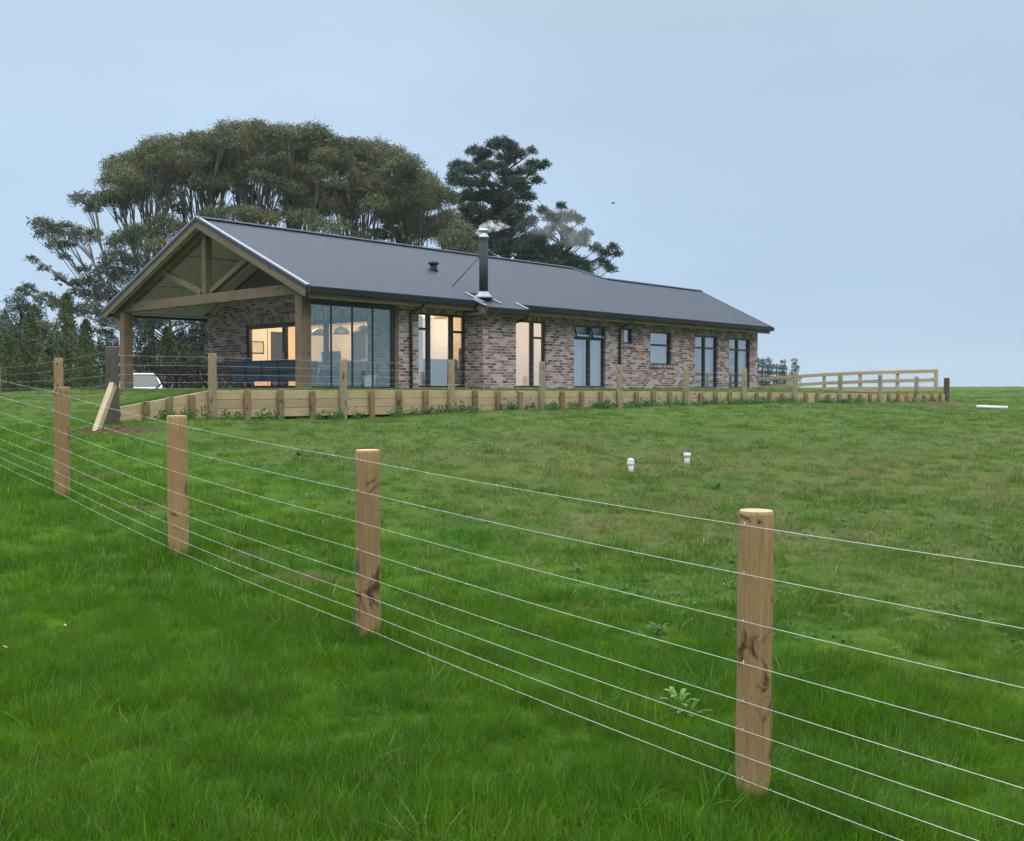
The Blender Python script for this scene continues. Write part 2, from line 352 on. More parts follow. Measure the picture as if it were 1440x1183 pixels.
M = dict(
    brick=brick_mat('reclaimed_brick'), soldier=brick_mat('soldier_brick', True),
    roof=roof_mat(), flash=simple('pale_flashing', (0.26, 0.29, 0.33), 0.4, 0.5, 0.4),
    black=simple('black_joinery', (0.012, 0.014, 0.018), 0.4, 0.5), steel=simple('stainless', (0.6, 0.6, 0.62), 0.25, 0.5, 1.0),
    flue=simple('flue_charcoal', (0.03, 0.036, 0.045), 0.65, 0.2),
    soffit=simple('grey_lining', (0.46, 0.45, 0.435), 0.7), lining=simple('brown_lining', (0.13, 0.10, 0.085), 0.7), paint=simple('cream_wall', (0.74, 0.66, 0.55), 0.8, 0.2, 0, 0.03),
    floor=wood_mat('floor_boards', (0.22, 0.13, 0.07), (0.3, 0.19, 0.11), (0.12, 0.07, 0.04), 0.5, False),
    slab=simple('concrete', (0.3, 0.29, 0.28), 0.85, 0.2),
    glass=glass_mat('window_glass', 0.40), doorglass=glass_mat('door_glass', 0.06, (0.9, 0.9, 0.88)), screen=glass_mat('screen_glass', 0.17, (0.72, 0.82, 0.80), (0.82, 1.0, 0.97)),
    porch=wood_mat('weathered_beam', (0.19, 0.135, 0.085), (0.13, 0.093, 0.06), (0.065, 0.046, 0.032), 0.8, blot=.2),
    post=wood_mat('round_pine', (0.33, 0.215, 0.098), (0.225, 0.140, 0.062), (0.085, 0.046, 0.022), 0.7, stain=0.75),
    cut=wood_mat('end_grain', (0.50, 0.36, 0.22), (0.42, 0.29, 0.16), (0.28, 0.18, 0.10), 0.8, False),
    sleeper=wood_mat('treated_sleeper', (0.46, 0.36, 0.215), (0.36, 0.275, 0.165), (0.19, 0.14, 0.08), 0.8, stain=0.35, blot=.12),
    brownpost=wood_mat('brown_post', (0.25, 0.17, 0.10), (0.18, 0.12, 0.068), (0.08, 0.048, 0.03), 0.8, stain=0.6), tanpost=wood_mat('tan_post', (0.32, 0.26, 0.17), (0.24, 0.19, 0.12), (0.12, 0.09, 0.055), 0.8, stain=0.5),
    oldpost=wood_mat('old_post', (0.10, 0.085, 0.07), (0.07, 0.06, 0.052), (0.03, 0.026, 0.024), 0.85),
    stay=wood_mat('fresh_stay', (0.50, 0.42, 0.27), (0.38, 0.31, 0.2), (0.2, 0.15, 0.1), 0.75, blot=.15),
    wire=simple('galvanised_wire', (0.54, 0.57, 0.57), 0.35, 0.55, 0.28), farwire=simple('weathered_wire', (0.28, 0.29, 0.29), 0.45, 0.55, 0.28),
    drop=simple('water_drop', (0.9, 0.93, 0.93), 0.05, 1.0), pvc=simple('white_pvc', (0.56, 0.57, 0.55), 0.4),
    ground=ground_mat(), blade=blade_mat(),
    navy=simple('navy_fabric', (0.022, 0.038, 0.055), 0.8, 0.2), darkwood=simple('dark_slats', (0.03, 0.028, 0.03), 0.6),
    alu=simple('grey_frame', (0.25, 0.26, 0.27), 0.35, 0.5, 0.6), pot=simple('aqua_glaze', (0.50, 0.72, 0.72), 0.35),
    reflblue=simple('reflection_blue', (0.30, 0.38, 0.44), 0.85, 0.2), pend=simple('pendant_grey', (0.06, 0.065, 0.07), 0.5), curtain=curtain_mat('sheer_curtain', (0.62, 0.64, 0.66)),  # pale blue of the added sofa imitates a window reflection
    blind=curtain_mat('peach_blind', (0.82, 0.70, 0.55)),
    carpaint=simple('white_car_paint', (0.75, 0.77, 0.78), 0.25, 0.6, 0, 0.02), tyre=simple('tyre', (0.02, 0.02, 0.02), 0.9),
    carglass=simple('car_glass', (0.03, 0.04, 0.045), 0.15, 0.6, 0, 0.02), red=simple('tail_red', (0.5, 0.02, 0.02), 0.3),
    soil=simple('clay', (0.13, 0.07, 0.045), 0.95, 0.1, 0, 0.4, 12, 0.6),
    bark=simple('pale_bark', (0.17, 0.15, 0.135), 0.9, 0.1, 0, 0.35, 1.5), pbark=simple('pine_bark', (0.045, 0.038, 0.035), 0.95, 0.1, 0, 0.3, 2),
    gum=leaf_mat('gum_leaf', (0.050, 0.076, 0.036), (0.120, 0.120, 0.048), (0.175, 0.160, 0.080), 0.12),
    gumdark=leaf_mat('gum_leaf_dark', (0.042, 0.064, 0.038), (0.068, 0.088, 0.048), (0.11, 0.12, 0.065)),
    pine=leaf_mat('pine_needle', (0.020, 0.042, 0.030), (0.034, 0.062, 0.040), (0.06, 0.09, 0.055), 0.1),
    pinehaze=leaf_mat('hazed_pine_needle', (0.05, 0.085, 0.085), (0.065, 0.10, 0.10), (0.08, 0.12, 0.115), 0.1),  # far needles paler and bluer: distance haze mixed into the colour
    cypress=leaf_mat('cypress_leaf', (0.055, 0.085, 0.025), (0.09, 0.12, 0.035), (0.11, 0.13, 0.05), 0.1),
    scrub=leaf_mat('scrub_leaf', (0.03, 0.045, 0.02), (0.06, 0.07, 0.03), (0.12, 0.11, 0.06), 0.15),
    straw=leaf_mat('straw_blade', (0.20, 0.165, 0.08), (0.15, 0.145, 0.06), (0.30, 0.25, 0.13), .2, 3), deadstem=simple('dead_stem', (0.30, 0.27, 0.23), 0.9), weed=leaf_mat('weed_leaf', (0.10, 0.22, 0.04), (0.20, 0.32, 0.07), (0.28, 0.38, 0.12), 0.3, 2),
    weeddark=leaf_mat('weed_dark', (0.03, 0.10, 0.03), (0.05, 0.14, 0.035), (0.09, 0.2, 0.05), 0.3, 2),
)
def emis(name, col, s):
    b = NT(name); e_ = b.n('Emission', i_Color=(*col, 1), i_Strength=s); return b.out(e_.outputs[0])
M['lamp'] = emis('warm_bulb', (1.0, 0.78, 0.5), 6.0)

# ------------------------------------------------------------------ land
CP = [(0,0,-1.75),(4,0,-1.78),(-4,2,-1.72),(8,3,-1.76),(-10,6,-1.45),(-10,0,-1.7),(20,5,-1.75),(0,-8,-1.9),(20,-8,-1.9),(-20,-8,-1.9),
      (-8,16,-.88),(-6.7,17.2,-.51),(-9.75,22,-.66),(-14.9,29.8,-.62),(-22,30,-.9),(-20,15,-1.2),(-12,20,-.8),
      (8,14,-1.32),(14,14,-1.38),(9,20,-1.0),(16,22,-1.05),(30,20,-1.3),
      (22,45,-.40),(30,60,-.12),(45,90,.14),(20,90,.10),(70,90,.14),(60,50,-.5),(0,62,-.5),(15,62,-.25),(8,50,-.4),(-6,40,-.5),
      (-20,45,-1.0),(-16.5,37.5,-.15),(-21,38,-.14),(-27,38,-.2),(-25,50,-1.1),(-30,70,-1.2),(-10,70,-1.2),(-50,60,-1.3),(-60,90,-1.3),(0,100,-.6)]
def cpix(px, py, Y): p = at(px, py, Y); return (p.x, p.y, p.z)
CP += [cpix(1058, 1120, 4.24), cpix(518, 897, 6.5), cpix(252, 784, 8.64), cpix(88, 701, 11.0), cpix(130, 603, 16.2),
       cpix(887, 662, 14.6), cpix(966, 656, 15.6), cpix(1395, 582, 32), cpix(1400, 560, 52)]
WALLPTS = [(-1.79, -.22, 592), (0, 0, 589), (2.5, 0, 591), (5.8, 0, 579), (8.7, 0, 575), (14.5, 0, 569), (20, 0, 565), (29, 0, 564), (31.7, 0, 566)]
K0 = Vector((-5.607, 19.0)); DA = Vector((.7217, .6922)); NB = Vector((-.6922, .7217))
def ab2xy(a, b): p = K0 + DA*a + NB*b; return p.x, p.y
for a_, b_, py in WALLPTS:
    x_, y_ = ab2xy(a_, b_); CP.append((x_, y_, at(720, py, y_).z))
CP = np.array(CP)
def phi(r): return r
A_ = phi(np.hypot(CP[:, None, 0]-CP[None, :, 0], CP[:, None, 1]-CP[None, :, 1])); n_ = len(CP)
A_ -= np.eye(n_)*0.6
P_ = np.c_[np.ones(n_), CP[:, :2]]
Mx = np.block([[A_, P_], [P_.T, np.zeros((3, 3))]])
Wt = np.linalg.solve(Mx, np.r_[CP[:, 2], 0, 0, 0])
def sst(x, a, b): t = np.clip((x-a)/(b-a), 0, 1); return t*t*(3-2*t)
def G(x, y):
    x = np.atleast_1d(np.asarray(x, float)); y = np.atleast_1d(np.asarray(y, float))
    xc = np.clip(x, -60, 70); yc = np.clip(y, -8, 100)
    r_ = np.hypot(xc[:, None]-CP[None, :, 0], yc[:, None]-CP[None, :, 1])
    z = phi(r_) @ Wt[:n_] + Wt[n_] + Wt[n_+1]*xc + Wt[n_+2]*yc
    z += 0.018*np.sin(x*1.7+y*.6)*np.cos(y*1.3-x*.4) + 0.010*np.sin(x*4.1+1)*np.sin(y*3.7)
    far = sst(np.hypot(x, y), 110, 500); return z*(1-far) - 9*far
def Gz(x, y): return float(G(x, y)[0])
ZE = ([-5, -2.5, -1.92, -1.79, -.9, 0, 5, 15, 25, 31.7, 32.0, 34], [-2.4, -1.5, -.62, -.34, -.19, -.05, -.05, -.10, -.19, -.25, -.6, -1.6])
ZI = ([-9, -6, -3, -1.2, 0.3, 2.2, 4, 26, 31.7, 33, 36], [-1.9, -1.2, -.75, -.55, -.28, -.09, -.012, -.012, -.2, -.8, -1.8])
def edge_b(a): return np.where(a < 0, np.where(a > -1.79, a*(.22/1.79), -.22), 0.0)
def T(a, b):
    ze = np.interp(a, *ZE); zi = np.interp(a, *ZI); t = sst(b, 0.0, 3.5)
    z = ze*(1-t)+zi*t
    return z - 1.25*sst(b, 17.5, 25) - 1.6*sst(b, 27, 33) - 0.004*np.sin(a*2.1)*np.sin(b*1.7)
def Tz(x, y):
    d = Vector((x, y)) - K0; a, b = d.dot(DA), d.dot(NB)
    if b < float(edge_b(np.array(a))): return -9
    return float(T(np.array(a), np.array(b)))
def H(x, y): return max(Gz(x, y), Tz(x, y))

def grid(name, xs, ys, zf, mat, tf=lambda a, b: (a, b)):
    X, Y = np.meshgrid(xs, ys); X = X.ravel(); Y = Y.ravel()
    XX, YY = tf(X, Y); Z = zf(X, Y, XX, YY); V = np.c_[XX, YY, Z]; nx, ny = len(xs), len(ys)
    i = np.arange(ny-1)[:, None]*nx + np.arange(nx-1)[None, :]; i = i.ravel()
    F = np.c_[i, i+1, i+nx+1, i+nx]; return np_mesh(name, V, F, mat, smooth=True), V
xs = np.r_[np.linspace(-600, -62, 22), np.arange(-60, -20, 1.6), np.arange(-20, -8, .5), np.arange(-8, 6, .16), np.arange(6, 20, .35), np.arange(20, 70, 1.6), np.linspace(72, 600, 22)]
ys = np.r_[np.linspace(-300, -9, 12), np.arange(-8, 1.5, .8), np.arange(1.5, 12, .13), np.arange(12, 24, .25), np.arange(24, 60, .6), np.arange(60, 110, 2), np.linspace(112, 900, 26)]
gnd, GV = grid('ground', xs, ys, lambda a, b, x, y: G(x, y), M['ground']); tag(gnd, kind='structure')
DIRT = [(*at(140, 606, 16.2).xy, .95, .55, 1.2), (*at(430, 803, 8.0).xy, .42, .20, .9), (*at(340, 770, 8.7).xy, .35, .16, .6), (*at(200, 690, 10.6).xy, .5, .22, .5), (*at(130, 650, 12.6).xy, .6, .25, .5),
        (*at(860, 860, 7.2).xy, .5, .12, .5), (*at(780, 622, 18).xy, 1.2, .4, .4), (*at(1295, 570, 38).xy, 1.5, .7, 1.3), (*at(1335, 575, 35.5).xy, .9, .9, 1.1), (*at(1320, 573, 36.5).xy, .9, .9, 1.2)]
def dirt(x, y):
    d = np.zeros(len(x))
    for cx, cy, rx, ry, s in DIRT: d = np.maximum(d, s*np.clip(1.25-np.sqrt(((x-cx)/rx)**2+((y-cy)/ry)**2), 0, 1))
    return np.clip(d*1.6, 0, 1)
at_ = gnd.data.attributes.new('dirt', 'FLOAT', 'POINT'); at_.data.foreach_set('value', dirt(GV[:, 0], GV[:, 1]).astype(np.float32))
as_ = np.r_[np.arange(-9, 3, .15), np.arange(3, 36, .35)]; bs = np.r_[np.linspace(0, 3.5, 18), np.arange(4, 34, .6)]
def tfab(a, b):
    b = b + edge_b(a)*(1-sst(b, 0, 3)); return K0.x+DA.x*a+NB.x*b, K0.y+DA.y*a+NB.y*b
lawn, LV = grid('lawn_terrace', as_, bs, lambda a, b, x, y: T(a, b), M['ground'], tfab); tag(lawn, kind='structure')

# grass: one mass of tufts, denser towards the viewer
def tuft(nb, rad, hgt, wid, seg, seed, lean=0.5):
    r_ = np.random.default_rng(seed); V = []; F = []
    for k in range(nb):
        a = r_.uniform(0, 6.283); d = rad*math.sqrt(r_.uniform()); bx, by = d*math.cos(a), d*math.sin(a)
        h = hgt*r_.uniform(.45, 1.15); th = a + r_.normal(0, 1.0); ln = h*lean*abs(r_.normal(.6, .5)); w = wid*r_.uniform(.6, 1.2)
        tw = r_.uniform(0, 3.14); wx, wy = math.cos(tw)*w/2, math.sin(tw)*w/2; b0 = len(V)
        for i in range(seg):
            t = i/seg; cx = bx + math.cos(th)*ln*t*t; cy = by + math.sin(th)*ln*t*t; cz = -0.012 + h*(t - .22*t*t*min(1, ln/h)); ww = (1-.65*t)
            V += [(cx-wx*ww, cy-wy*ww, cz), (cx+wx*ww, cy+wy*ww, cz)]
        V.append((bx+math.cos(th)*ln, by+math.sin(th)*ln, h*(1-.3*min(1, ln/h))))
        for i in range(seg-1):
            j = b0+2*i; F.append((j, j+1, j+3, j+2))
        j = b0+2*(seg-1); F.append((j, j+1, j+2, j+2))
    return V, F
def tuft_obj(name, *a):
    V, F = tuft(*a); me = bpy.data.meshes.new(name); me.from_pydata(V, [], [f if f[2] != f[3] else f[:3] for f in F])
    me.polygons.foreach_set('use_smooth', np.full(len(me.polygons), True)); me.materials.append(M['blade'])
    return bpy.data.objects.new(name, me)
def scatter(name, P, variant, rot, scl, objs, label):
    coll = bpy.data.collections.new(name + '_variants')
    for o in objs: coll.objects.link(o)
    me = bpy.data.meshes.new(name); me.vertices.add(len(P)); me.vertices.foreach_set('co', P.astype(np.float32).ravel())
    for nm, ty, val in (('vr', 'INT', variant.astype(np.int32)), ('sc', 'FLOAT', scl.astype(np.float32))):
        a = me.attributes.new(nm, ty, 'POINT'); a.data.foreach_set('value', val)
    a = me.attributes.new('ro', 'FLOAT_VECTOR', 'POINT'); a.data.foreach_set('vector', rot.astype(np.float32).ravel())
    me.materials.append(M['blade'])
    o = bpy.data.objects.new(name, me); COL.objects.link(o); tag(o, label, 'grass', kind='stuff')
    ng = bpy.data.node_groups.new(name + '_scatter', 'GeometryNodeTree')
    ng.interface.new_socket('Geometry', in_out='INPUT', socket_type='NodeSocketGeometry'); ng.interface.new_socket('Geometry', in_out='OUTPUT', socket_type='NodeSocketGeometry')
    N = ng.nodes; Lk = ng.links; gi = N.new('NodeGroupInput'); go = N.new('NodeGroupOutput')
    ci = N.new('GeometryNodeCollectionInfo'); ci.inputs['Collection'].default_value = coll; ci.inputs['Separate Children'].default_value = True
    ip = N.new('GeometryNodeInstanceOnPoints'); ip.inputs['Pick Instance'].default_value = True
    def na(nm, ty):
        x = N.new('GeometryNodeInputNamedAttribute'); x.data_type = ty; x.inputs[0].default_value = nm; return x.outputs[0]
    mp_ = N.new('GeometryNodeMeshToPoints')
    Lk.new(gi.outputs[0], mp_.inputs['Mesh']); Lk.new(mp_.outputs[0], ip.inputs['Points']); Lk.new(ci.outputs[0], ip.inputs['Instance'])
    Lk.new(na('vr', 'INT'), ip.inputs['Instance Index']); Lk.new(na('ro', 'FLOAT_VECTOR'), ip.inputs['Rotation']); Lk.new(na('sc', 'FLOAT'), ip.inputs['Scale'])
    Lk.new(ip.outputs[0], go.inputs[0])
    md = o.modifiers.new('scatter', 'NODES'); md.node_group = ng; return o
def vnoise(x, y, s, seed=0):
    x = x*s + seed*13.7; y = y*s + seed*7.1
    return (np.sin(x*1.3+np.sin(y*1.1+.5)*1.7) + np.sin(y*1.7+np.sin(x*.9)*1.5+1) + np.sin((x+y)*2.3+np.sin(x*2.1-y)*1.2)*.6 + np.sin((x-y)*3.9+2)*.35)/2.95
def pts_for(y0, y1, dens_f, step=.5, xpad=1.6, spread=.53):
    out = []
    y = y0
    while y < y1:
        hw = spread*(y+step)+xpad; n = rng.poisson(dens_f(y)*2*hw*step)
        out.append(np.c_[rng.uniform(-hw, hw, n), rng.uniform(y, y+step, n)]); y += step
    return np.vstack(out)
def mk(name, P2, objs, sbase, label, zf=None, svar=.35):
    x, y = P2[:, 0], P2[:, 1]; k = rng.uniform(size=len(x)) > dirt(x, y)*0.93
    side = x*.75+(y-5.5)*.66
    dens = np.where(side > 1.5, .55+.45*vnoise(x, y, 2.2, 3), 1); k &= rng.uniform(size=len(x)) < dens
    x, y = x[k], y[k]; side = side[k]
    z = G(x, y) if zf is None else zf(x, y)
    if zf is None:                                     # not under the terrace
        a = (x-K0.x)*DA.x+(y-K0.y)*DA.y; b = (x-K0.x)*NB.x+(y-K0.y)*NB.y
        inside = (b > edge_b(a)-.03) & (T(a, b) > z); keep = ~inside; x, y, z, side = x[keep], y[keep], z[keep], side[keep]
    n = len(x); nn = vnoise(x, y, 1.3, 1); n2 = vnoise(x, y, 5.0, 2)
    s = sbase*(1 + svar*nn + .34*n2 + .25*vnoise(x, y, 11.0, 5))*rng.uniform(.7, 1.25, n)*np.where(side > 2.0, .80, 1.0)*np.where(y < 6, 1.12, 1.0)
    s *= np.where(rng.uniform(size=n) < .02, 1.5, 1)
    ro = np.c_[rng.normal(0, .12, n), rng.normal(0, .12, n), rng.uniform(0, 6.28, n)]
    return scatter(name, np.c_[x, y, z], rng.integers(0, len(objs), n), ro, np.clip(s, .25, 2.2), objs, label)
FINE = [tuft_obj('grass_tuft', 52, .075, .070, .0036, 3, 10+i, .55+.15*(i % 3)) for i in range(6)]
MID = [tuft_obj('pasture_tuft', 34, .13, .085, .008, 2, 30+i, .6) for i in range(5)]
FAR = [tuft_obj('paddock_tuft', 40, .30, .10, .018, 2, 50+i, .7) for i in range(4)]
mk('foreground_grass', pts_for(1.9, 7.0, lambda y: 380*min(1, (4.5/y))), FINE, 1.0, 'thick wet green grass in the foreground below the wire fence')
mk('paddock_grass', pts_for(7.0, 20, lambda y: 130*(7/y)**1.3), MID, .95, 'short patchy pasture grass between the wire fence and the timber retaining wall')
mk('distant_grass', pts_for(20, 62, lambda y: 20*(20/y)**1.2, 1, 3), FAR, .72, 'far grass on the slope around and beyond the retaining wall')
# coarser, longer clumps standing out of the sward
PBASE = [tuple(at(px_, py_, Y_))[:2] for px_, py_, Y_ in ((1058.5, 1120, 4.24), (518, 897, 6.5), (251, 784, 8.64), (88, 701, 11.0))]
P = np.array([(x+.11*math.cos(a)+random.gauss(0, .03), y+.11*math.sin(a)+random.gauss(0, .03)) for x, y in PBASE for a in np.arange(0, 6.28, .22)])
mk('post_foot_grass', P, FINE, 1.25, 'longer grass growing round the feet of the near fence posts')
LONG = [tuft_obj('coarse_tuft', 26, .07, .17, .0055, 4, 60+i, .9) for i in range(3)]
mk('coarse_grass', pts_for(1.9, 9.0, lambda y: 7), LONG, .85, 'coarse longer grass clumps standing above the foreground turf', svar=.1)
# flat leafy herbs and bleached tussocks in the paddock
def leafy(nl, L, seed, mat):
    r_ = np.random.default_rng(seed); V = []; F = []
    for k in range(nl):
        a = r_.uniform(0, 6.283); l = L*r_.uniform(.5, 1); e = r_.uniform(.15, .8); w = l*.30; c, s = math.cos(a), math.sin(a); ox, oy = r_.normal(0, L*.25, 2); i = len(V)
        for t, q in ((0, .15), (.45, 1), (.8, .8), (1, .1)):
            zz = l*math.sin(e)*math.sin(t*2.0); V += [(ox+c*l*t-s*w*q/2, oy+s*l*t+c*w*q/2, zz), (ox+c*l*t+s*w*q/2, oy+s*l*t-c*w*q/2, zz)]
        for j in range(3): F.append((i+2*j, i+2*j+1, i+2*j+3, i+2*j+2))
    me = bpy.data.meshes.new('leafy_tuft'); me.from_pydata(V, [], F); me.materials.append(M[mat]); return bpy.data.objects.new('leafy_tuft', me)
def strawy(nb, rad, h, seed):
    V, F = tuft(nb, rad, h, .006, 2, seed, 1.4); me = bpy.data.meshes.new('straw_tuft'); me.from_pydata(V, [], [f if f[2] != f[3] else f[:3] for f in F]); me.materials.append(M['straw']); return bpy.data.objects.new('straw_tuft', me)
def zone(n, y0, y1, f):
    y = y0+(y1-y0)*rng.uniform(0, 1, n)**1.0; x = rng.uniform(-1, 1, n)*(.55*y+1.5); k = (x*.75+(y-5.5)*.66 > .3) & (rng.uniform(size=n) < f(x, y)); x, y = x[k], y[k]; z = G(x, y)
    a = (x-K0.x)*DA.x+(y-K0.y)*DA.y; b = (x-K0.x)*NB.x+(y-K0.y)*NB.y; k = b < edge_b(a)-.1; return np.c_[x, y, z][k]
P = zone(9000, 4, 26, lambda x, y: np.clip(vnoise(x, y, .9, 8)*1.4+.25, .04, 1)); n = len(P)
LEAFY = [leafy(9, .09, 70+i, 'weeddark') for i in range(3)] + [leafy(7, .07, 74, 'weed')]
scatter('pasture_herbs', P, rng.choice(4, n, p=[.32, .32, .3, .06]), np.c_[np.zeros((n, 2)), rng.uniform(0, 6.28, n)], rng.uniform(.25, .75, n), LEAFY, 'low broadleaf herbs mixed through the paddock grass')
dr_ = lambda x, y: np.clip(1.1*np.exp(-(((x-1.6)/4.2)**2+((y-15.5)/2.8)**2)) + np.exp(-(((x-8)/5)**2+((y-14.5)/4)**2)) + .8*np.exp(-(((x-2.2)/2.6)**2+((y-10.5)/2.0)**2)), 0, 1)*np.clip(.5+vnoise(x, y, 1.6, 4), 0, 1) + .03
P = zone(22000, 6, 24, dr_); n = len(P)
scatter('dry_grass', P, rng.integers(0, 3, n), np.c_[rng.normal(0, .2, (n, 2)), rng.uniform(0, 6.28, n)], rng.uniform(.5, 1.3, n), [strawy(22, .12, .06, 80+i) for i in range(3)], 'bleached dead grass lying in patches around the white vents')
# lawn on the terrace
n = 15000; a_ = np.r_[rng.uniform(-4, 32, 9000), rng.uniform(-4, 31.5, 6000)]; b_ = np.r_[rng.uniform(0.03, 22, 9000), rng.uniform(.03, .8, 6000)]
b_ = b_ + edge_b(a_)*(1-sst(b_, 0, 3)); X_ = K0.x+DA.x*a_+NB.x*b_; Y_ = K0.y+DA.y*a_+NB.y*b_
U3 = Vector((.6812, .7321, 0)); V3 = Vector((-.7321, .6812, 0)); E0 = Vector((-5.0624, 25.4, 0))
s_ = (X_-E0.x)*U3.x+(Y_-E0.y)*U3.y; w_ = (X_-E0.x)*V3.x+(Y_-E0.y)*V3.y
k = ~((s_ > -.25) & (s_ < 23.2) & (w_ > .25) & (w_ < 10.6)) & ~((s_ > 5.9) & (s_ < 7.7) & (w_ > -.3) & (w_ < 1)); X_, Y_, a_, b_ = X_[k], Y_[k], a_[k], b_[k]
Zt = T(a_, b_); kk = Zt > G(X_, Y_)-.03; X_, Y_, Zt = X_[kk], Y_[kk], Zt[kk]; n = len(X_)
scatter('terrace_grass', np.c_[X_, Y_, Zt], rng.integers(0, 5, n), np.c_[np.zeros((n, 2)), rng.uniform(0, 6.28, n)], rng.uniform(.35, .85, n), MID, 'mown green lawn on the terrace in front of the house')

# ------------------------------------------------------------------ the house (local axes: x along the long side, y across, z up)
house = empty('brick_house', (E0.x, E0.y, 0), math.atan2(.7321, .6812))
tag(house, 'long single-storey reclaimed-brick house with a charcoal steel roof and timber gable porch', 'house')
def zroof(w): return 2.56 + 2.24*w/5.15 if w <= 5.15 else 4.80 - .40*(w-5.15)
def hb(name, mat, fn, parent=house):
    m = MB(); fn(m); return m.build(name, M[mat] if isinstance(mat, str) else mat, parent)
def wall_holes(m, f, L0, L1, z0, z1, holes, th):
    """f(l, d, z) -> point; cells between the openings, with reveals"""
    ls = sorted({L0, L1, *[h[0] for h in holes], *[h[1] for h in holes]}); zs = sorted({z0, z1, *[h[2] for h in holes], *[h[3] for h in holes]})
    def solid(i, j):
        if i < 0 or j < 0 or i >= len(ls)-1 or j >= len(zs)-1: return False
        cl, cz = (ls[i]+ls[i+1])/2, (zs[j]+zs[j+1])/2
        return not any(h[0] < cl < h[1] and h[2] < cz < h[3] for h in holes)
    for i in range(len(ls)-1):
        for j in range(len(zs)-1):
            if not solid(i, j): continue
            a, b, c, d = ls[i], ls[i+1], zs[j], zs[j+1]
            m.face([f(a,0,c), f(b,0,c), f(b,0,d), f(a,0,d)], [(a,c),(b,c),(b,d),(a,d)])
            m.face([f(b,th,c), f(a,th,c), f(a,th,d), f(b,th,d)], [(b,c),(a,c),(a,d),(b,d)])
            if not solid(i-1, j): m.face([f(a,th,c), f(a,0,c), f(a,0,d), f(a,th,d)], [(a+th,c),(a,c),(a,d),(a+th,d)])
            if not solid(i+1, j): m.face([f(b,0,c), f(b,th,c), f(b,th,d), f(b,0,d)], [(b,c),(b+th,c),(b+th,d),(b,d)])
            if not solid(i, j-1): m.face([f(a,0,c), f(a,th,c), f(b,th,c), f(b,0,c)], [(a,c),(a,c+th),(b,c+th),(b,c)])
            if not solid(i, j+1): m.face([f(a,0,d), f(b,0,d), f(b,th,d), f(a,th,d)], [(a,d),(b,d),(b,d+th),(a,d+th)])
WIN = [  # s0, s1, z0, z1, mullions, transom height per bay, label
    (4.17, 6.05, .04, 2.15, [4.62, 5.52], [1.70, None, 1.66], 'lit three-bay full-height window beside the flue projection'),
    (8.05, 9.62, .04, 2.14, [9.04], [None, 1.62], 'tall window glowing peach behind a drawn blind'),
    (11.02, 12.72, .04, 2.13, [11.90], [1.68, 1.68], 'tall double window with ajar top sashes'),
    (13.77, 14.27, 1.58, 2.12, [], [None], 'tiny high window beside the downpipe'),
    (15.35, 16.69, .88, 2.08, [], [1.60], 'mid-height window with a brick sill'),
    (18.28, 19.92, .04, 2.05, [19.03], [1.58, 1.58], 'tall double window, first of the matching pair'),
    (20.75, 22.42, .04, 2.03, [21.50], [1.58, 1.58], 'tall double window nearest the far corner')]
fw = lambda l, d, z: (l, .55+d, z)
m = MB(); wall_holes(m, fw, 3.42, 23.0, -.25, 2.34, [w[:4] for w in WIN], .22)
m.build('front_wall', M['brick'], house)
m = MB()                                                   # projection round the fireplace
m.face([(6.1,.549,-.25),(6.1,-.1,-.25),(6.1,-.1,2.36),(6.1,.549,2.6)], [(.35,-.25),(1,-.25),(1,2.36),(.35,2.6)])
m.face([(6.1,-.1,-.25),(7.5,-.1,-.25),(7.5,-.1,2.36),(6.1,-.1,2.36)], [(1,-.25),(2.4,-.25),(2.4,2.36),(1,2.36)])
m.face([(7.5,-.1,-.25),(7.5,.549,-.25),(7.5,.549,2.6),(7.5,-.1,2.36)], [(2.4,-.25),(3.05,-.25),(3.05,2.6),(2.4,2.36)])
m.build('fireplace_wall', M['brick'], house)
for w in WIN:
    t = min(2.33, w[3]+.235)
    if w[3] > 2.0: hb('lintel_course', 'soldier', lambda m: m.box(w[0]-.1 if w[0] > 8.1 or w[0] < 7 else w[0], min(w[1]+.1, 6.09) if w[1] < 6.2 else w[1]+.1, .544, .56, w[3]+.001, t))
# gable wall at the back of the porch, split round the sliding doors
SB = 3.35
fg = lambda l, d, z: (SB+d, l, z)
def gable_wall(m):
    wall_holes(m, fg, .56, 10.3, -.25, 2.30, [(1.75, 8.0, .03, 2.06)], .22)
    for x, fl in ((SB, 1), (SB+.22, -1)):
        P = [(.56, 2.30), (10.3, 2.30), (10.3, zroof(10.3)-.14), (9.5, 2.85), (1.0, 2.85), (.56, zroof(.56)-.14)]
        m.face([(x, w, z) for w, z in P][::-fl], [(w, z) for w, z in P][::-fl])
hb('porch_back_wall', 'brick', gable_wall)
hb('gable_lining', 'lining', lambda m: m.face([(SB+.02, 9.5, 2.851), (SB+.02, 5.15, 4.66), (SB+.02, .9, 2.851)]))
hb('lintel_course', 'soldier', lambda m: m.box(SB-.006, SB+.01, 1.65, 8.1, 2.061, 2.30))
def rear(m):
    m.box(SB+.01, 21.2, 10.08, 10.28, -.25, 2.38); m.box(21.2, 23.0, 7.6, 7.8, -.25, 2.38); m.box(21.0, 21.2, 7.8, 10.28, -.25, 2.38)
hb('rear_wall', 'brick', rear)
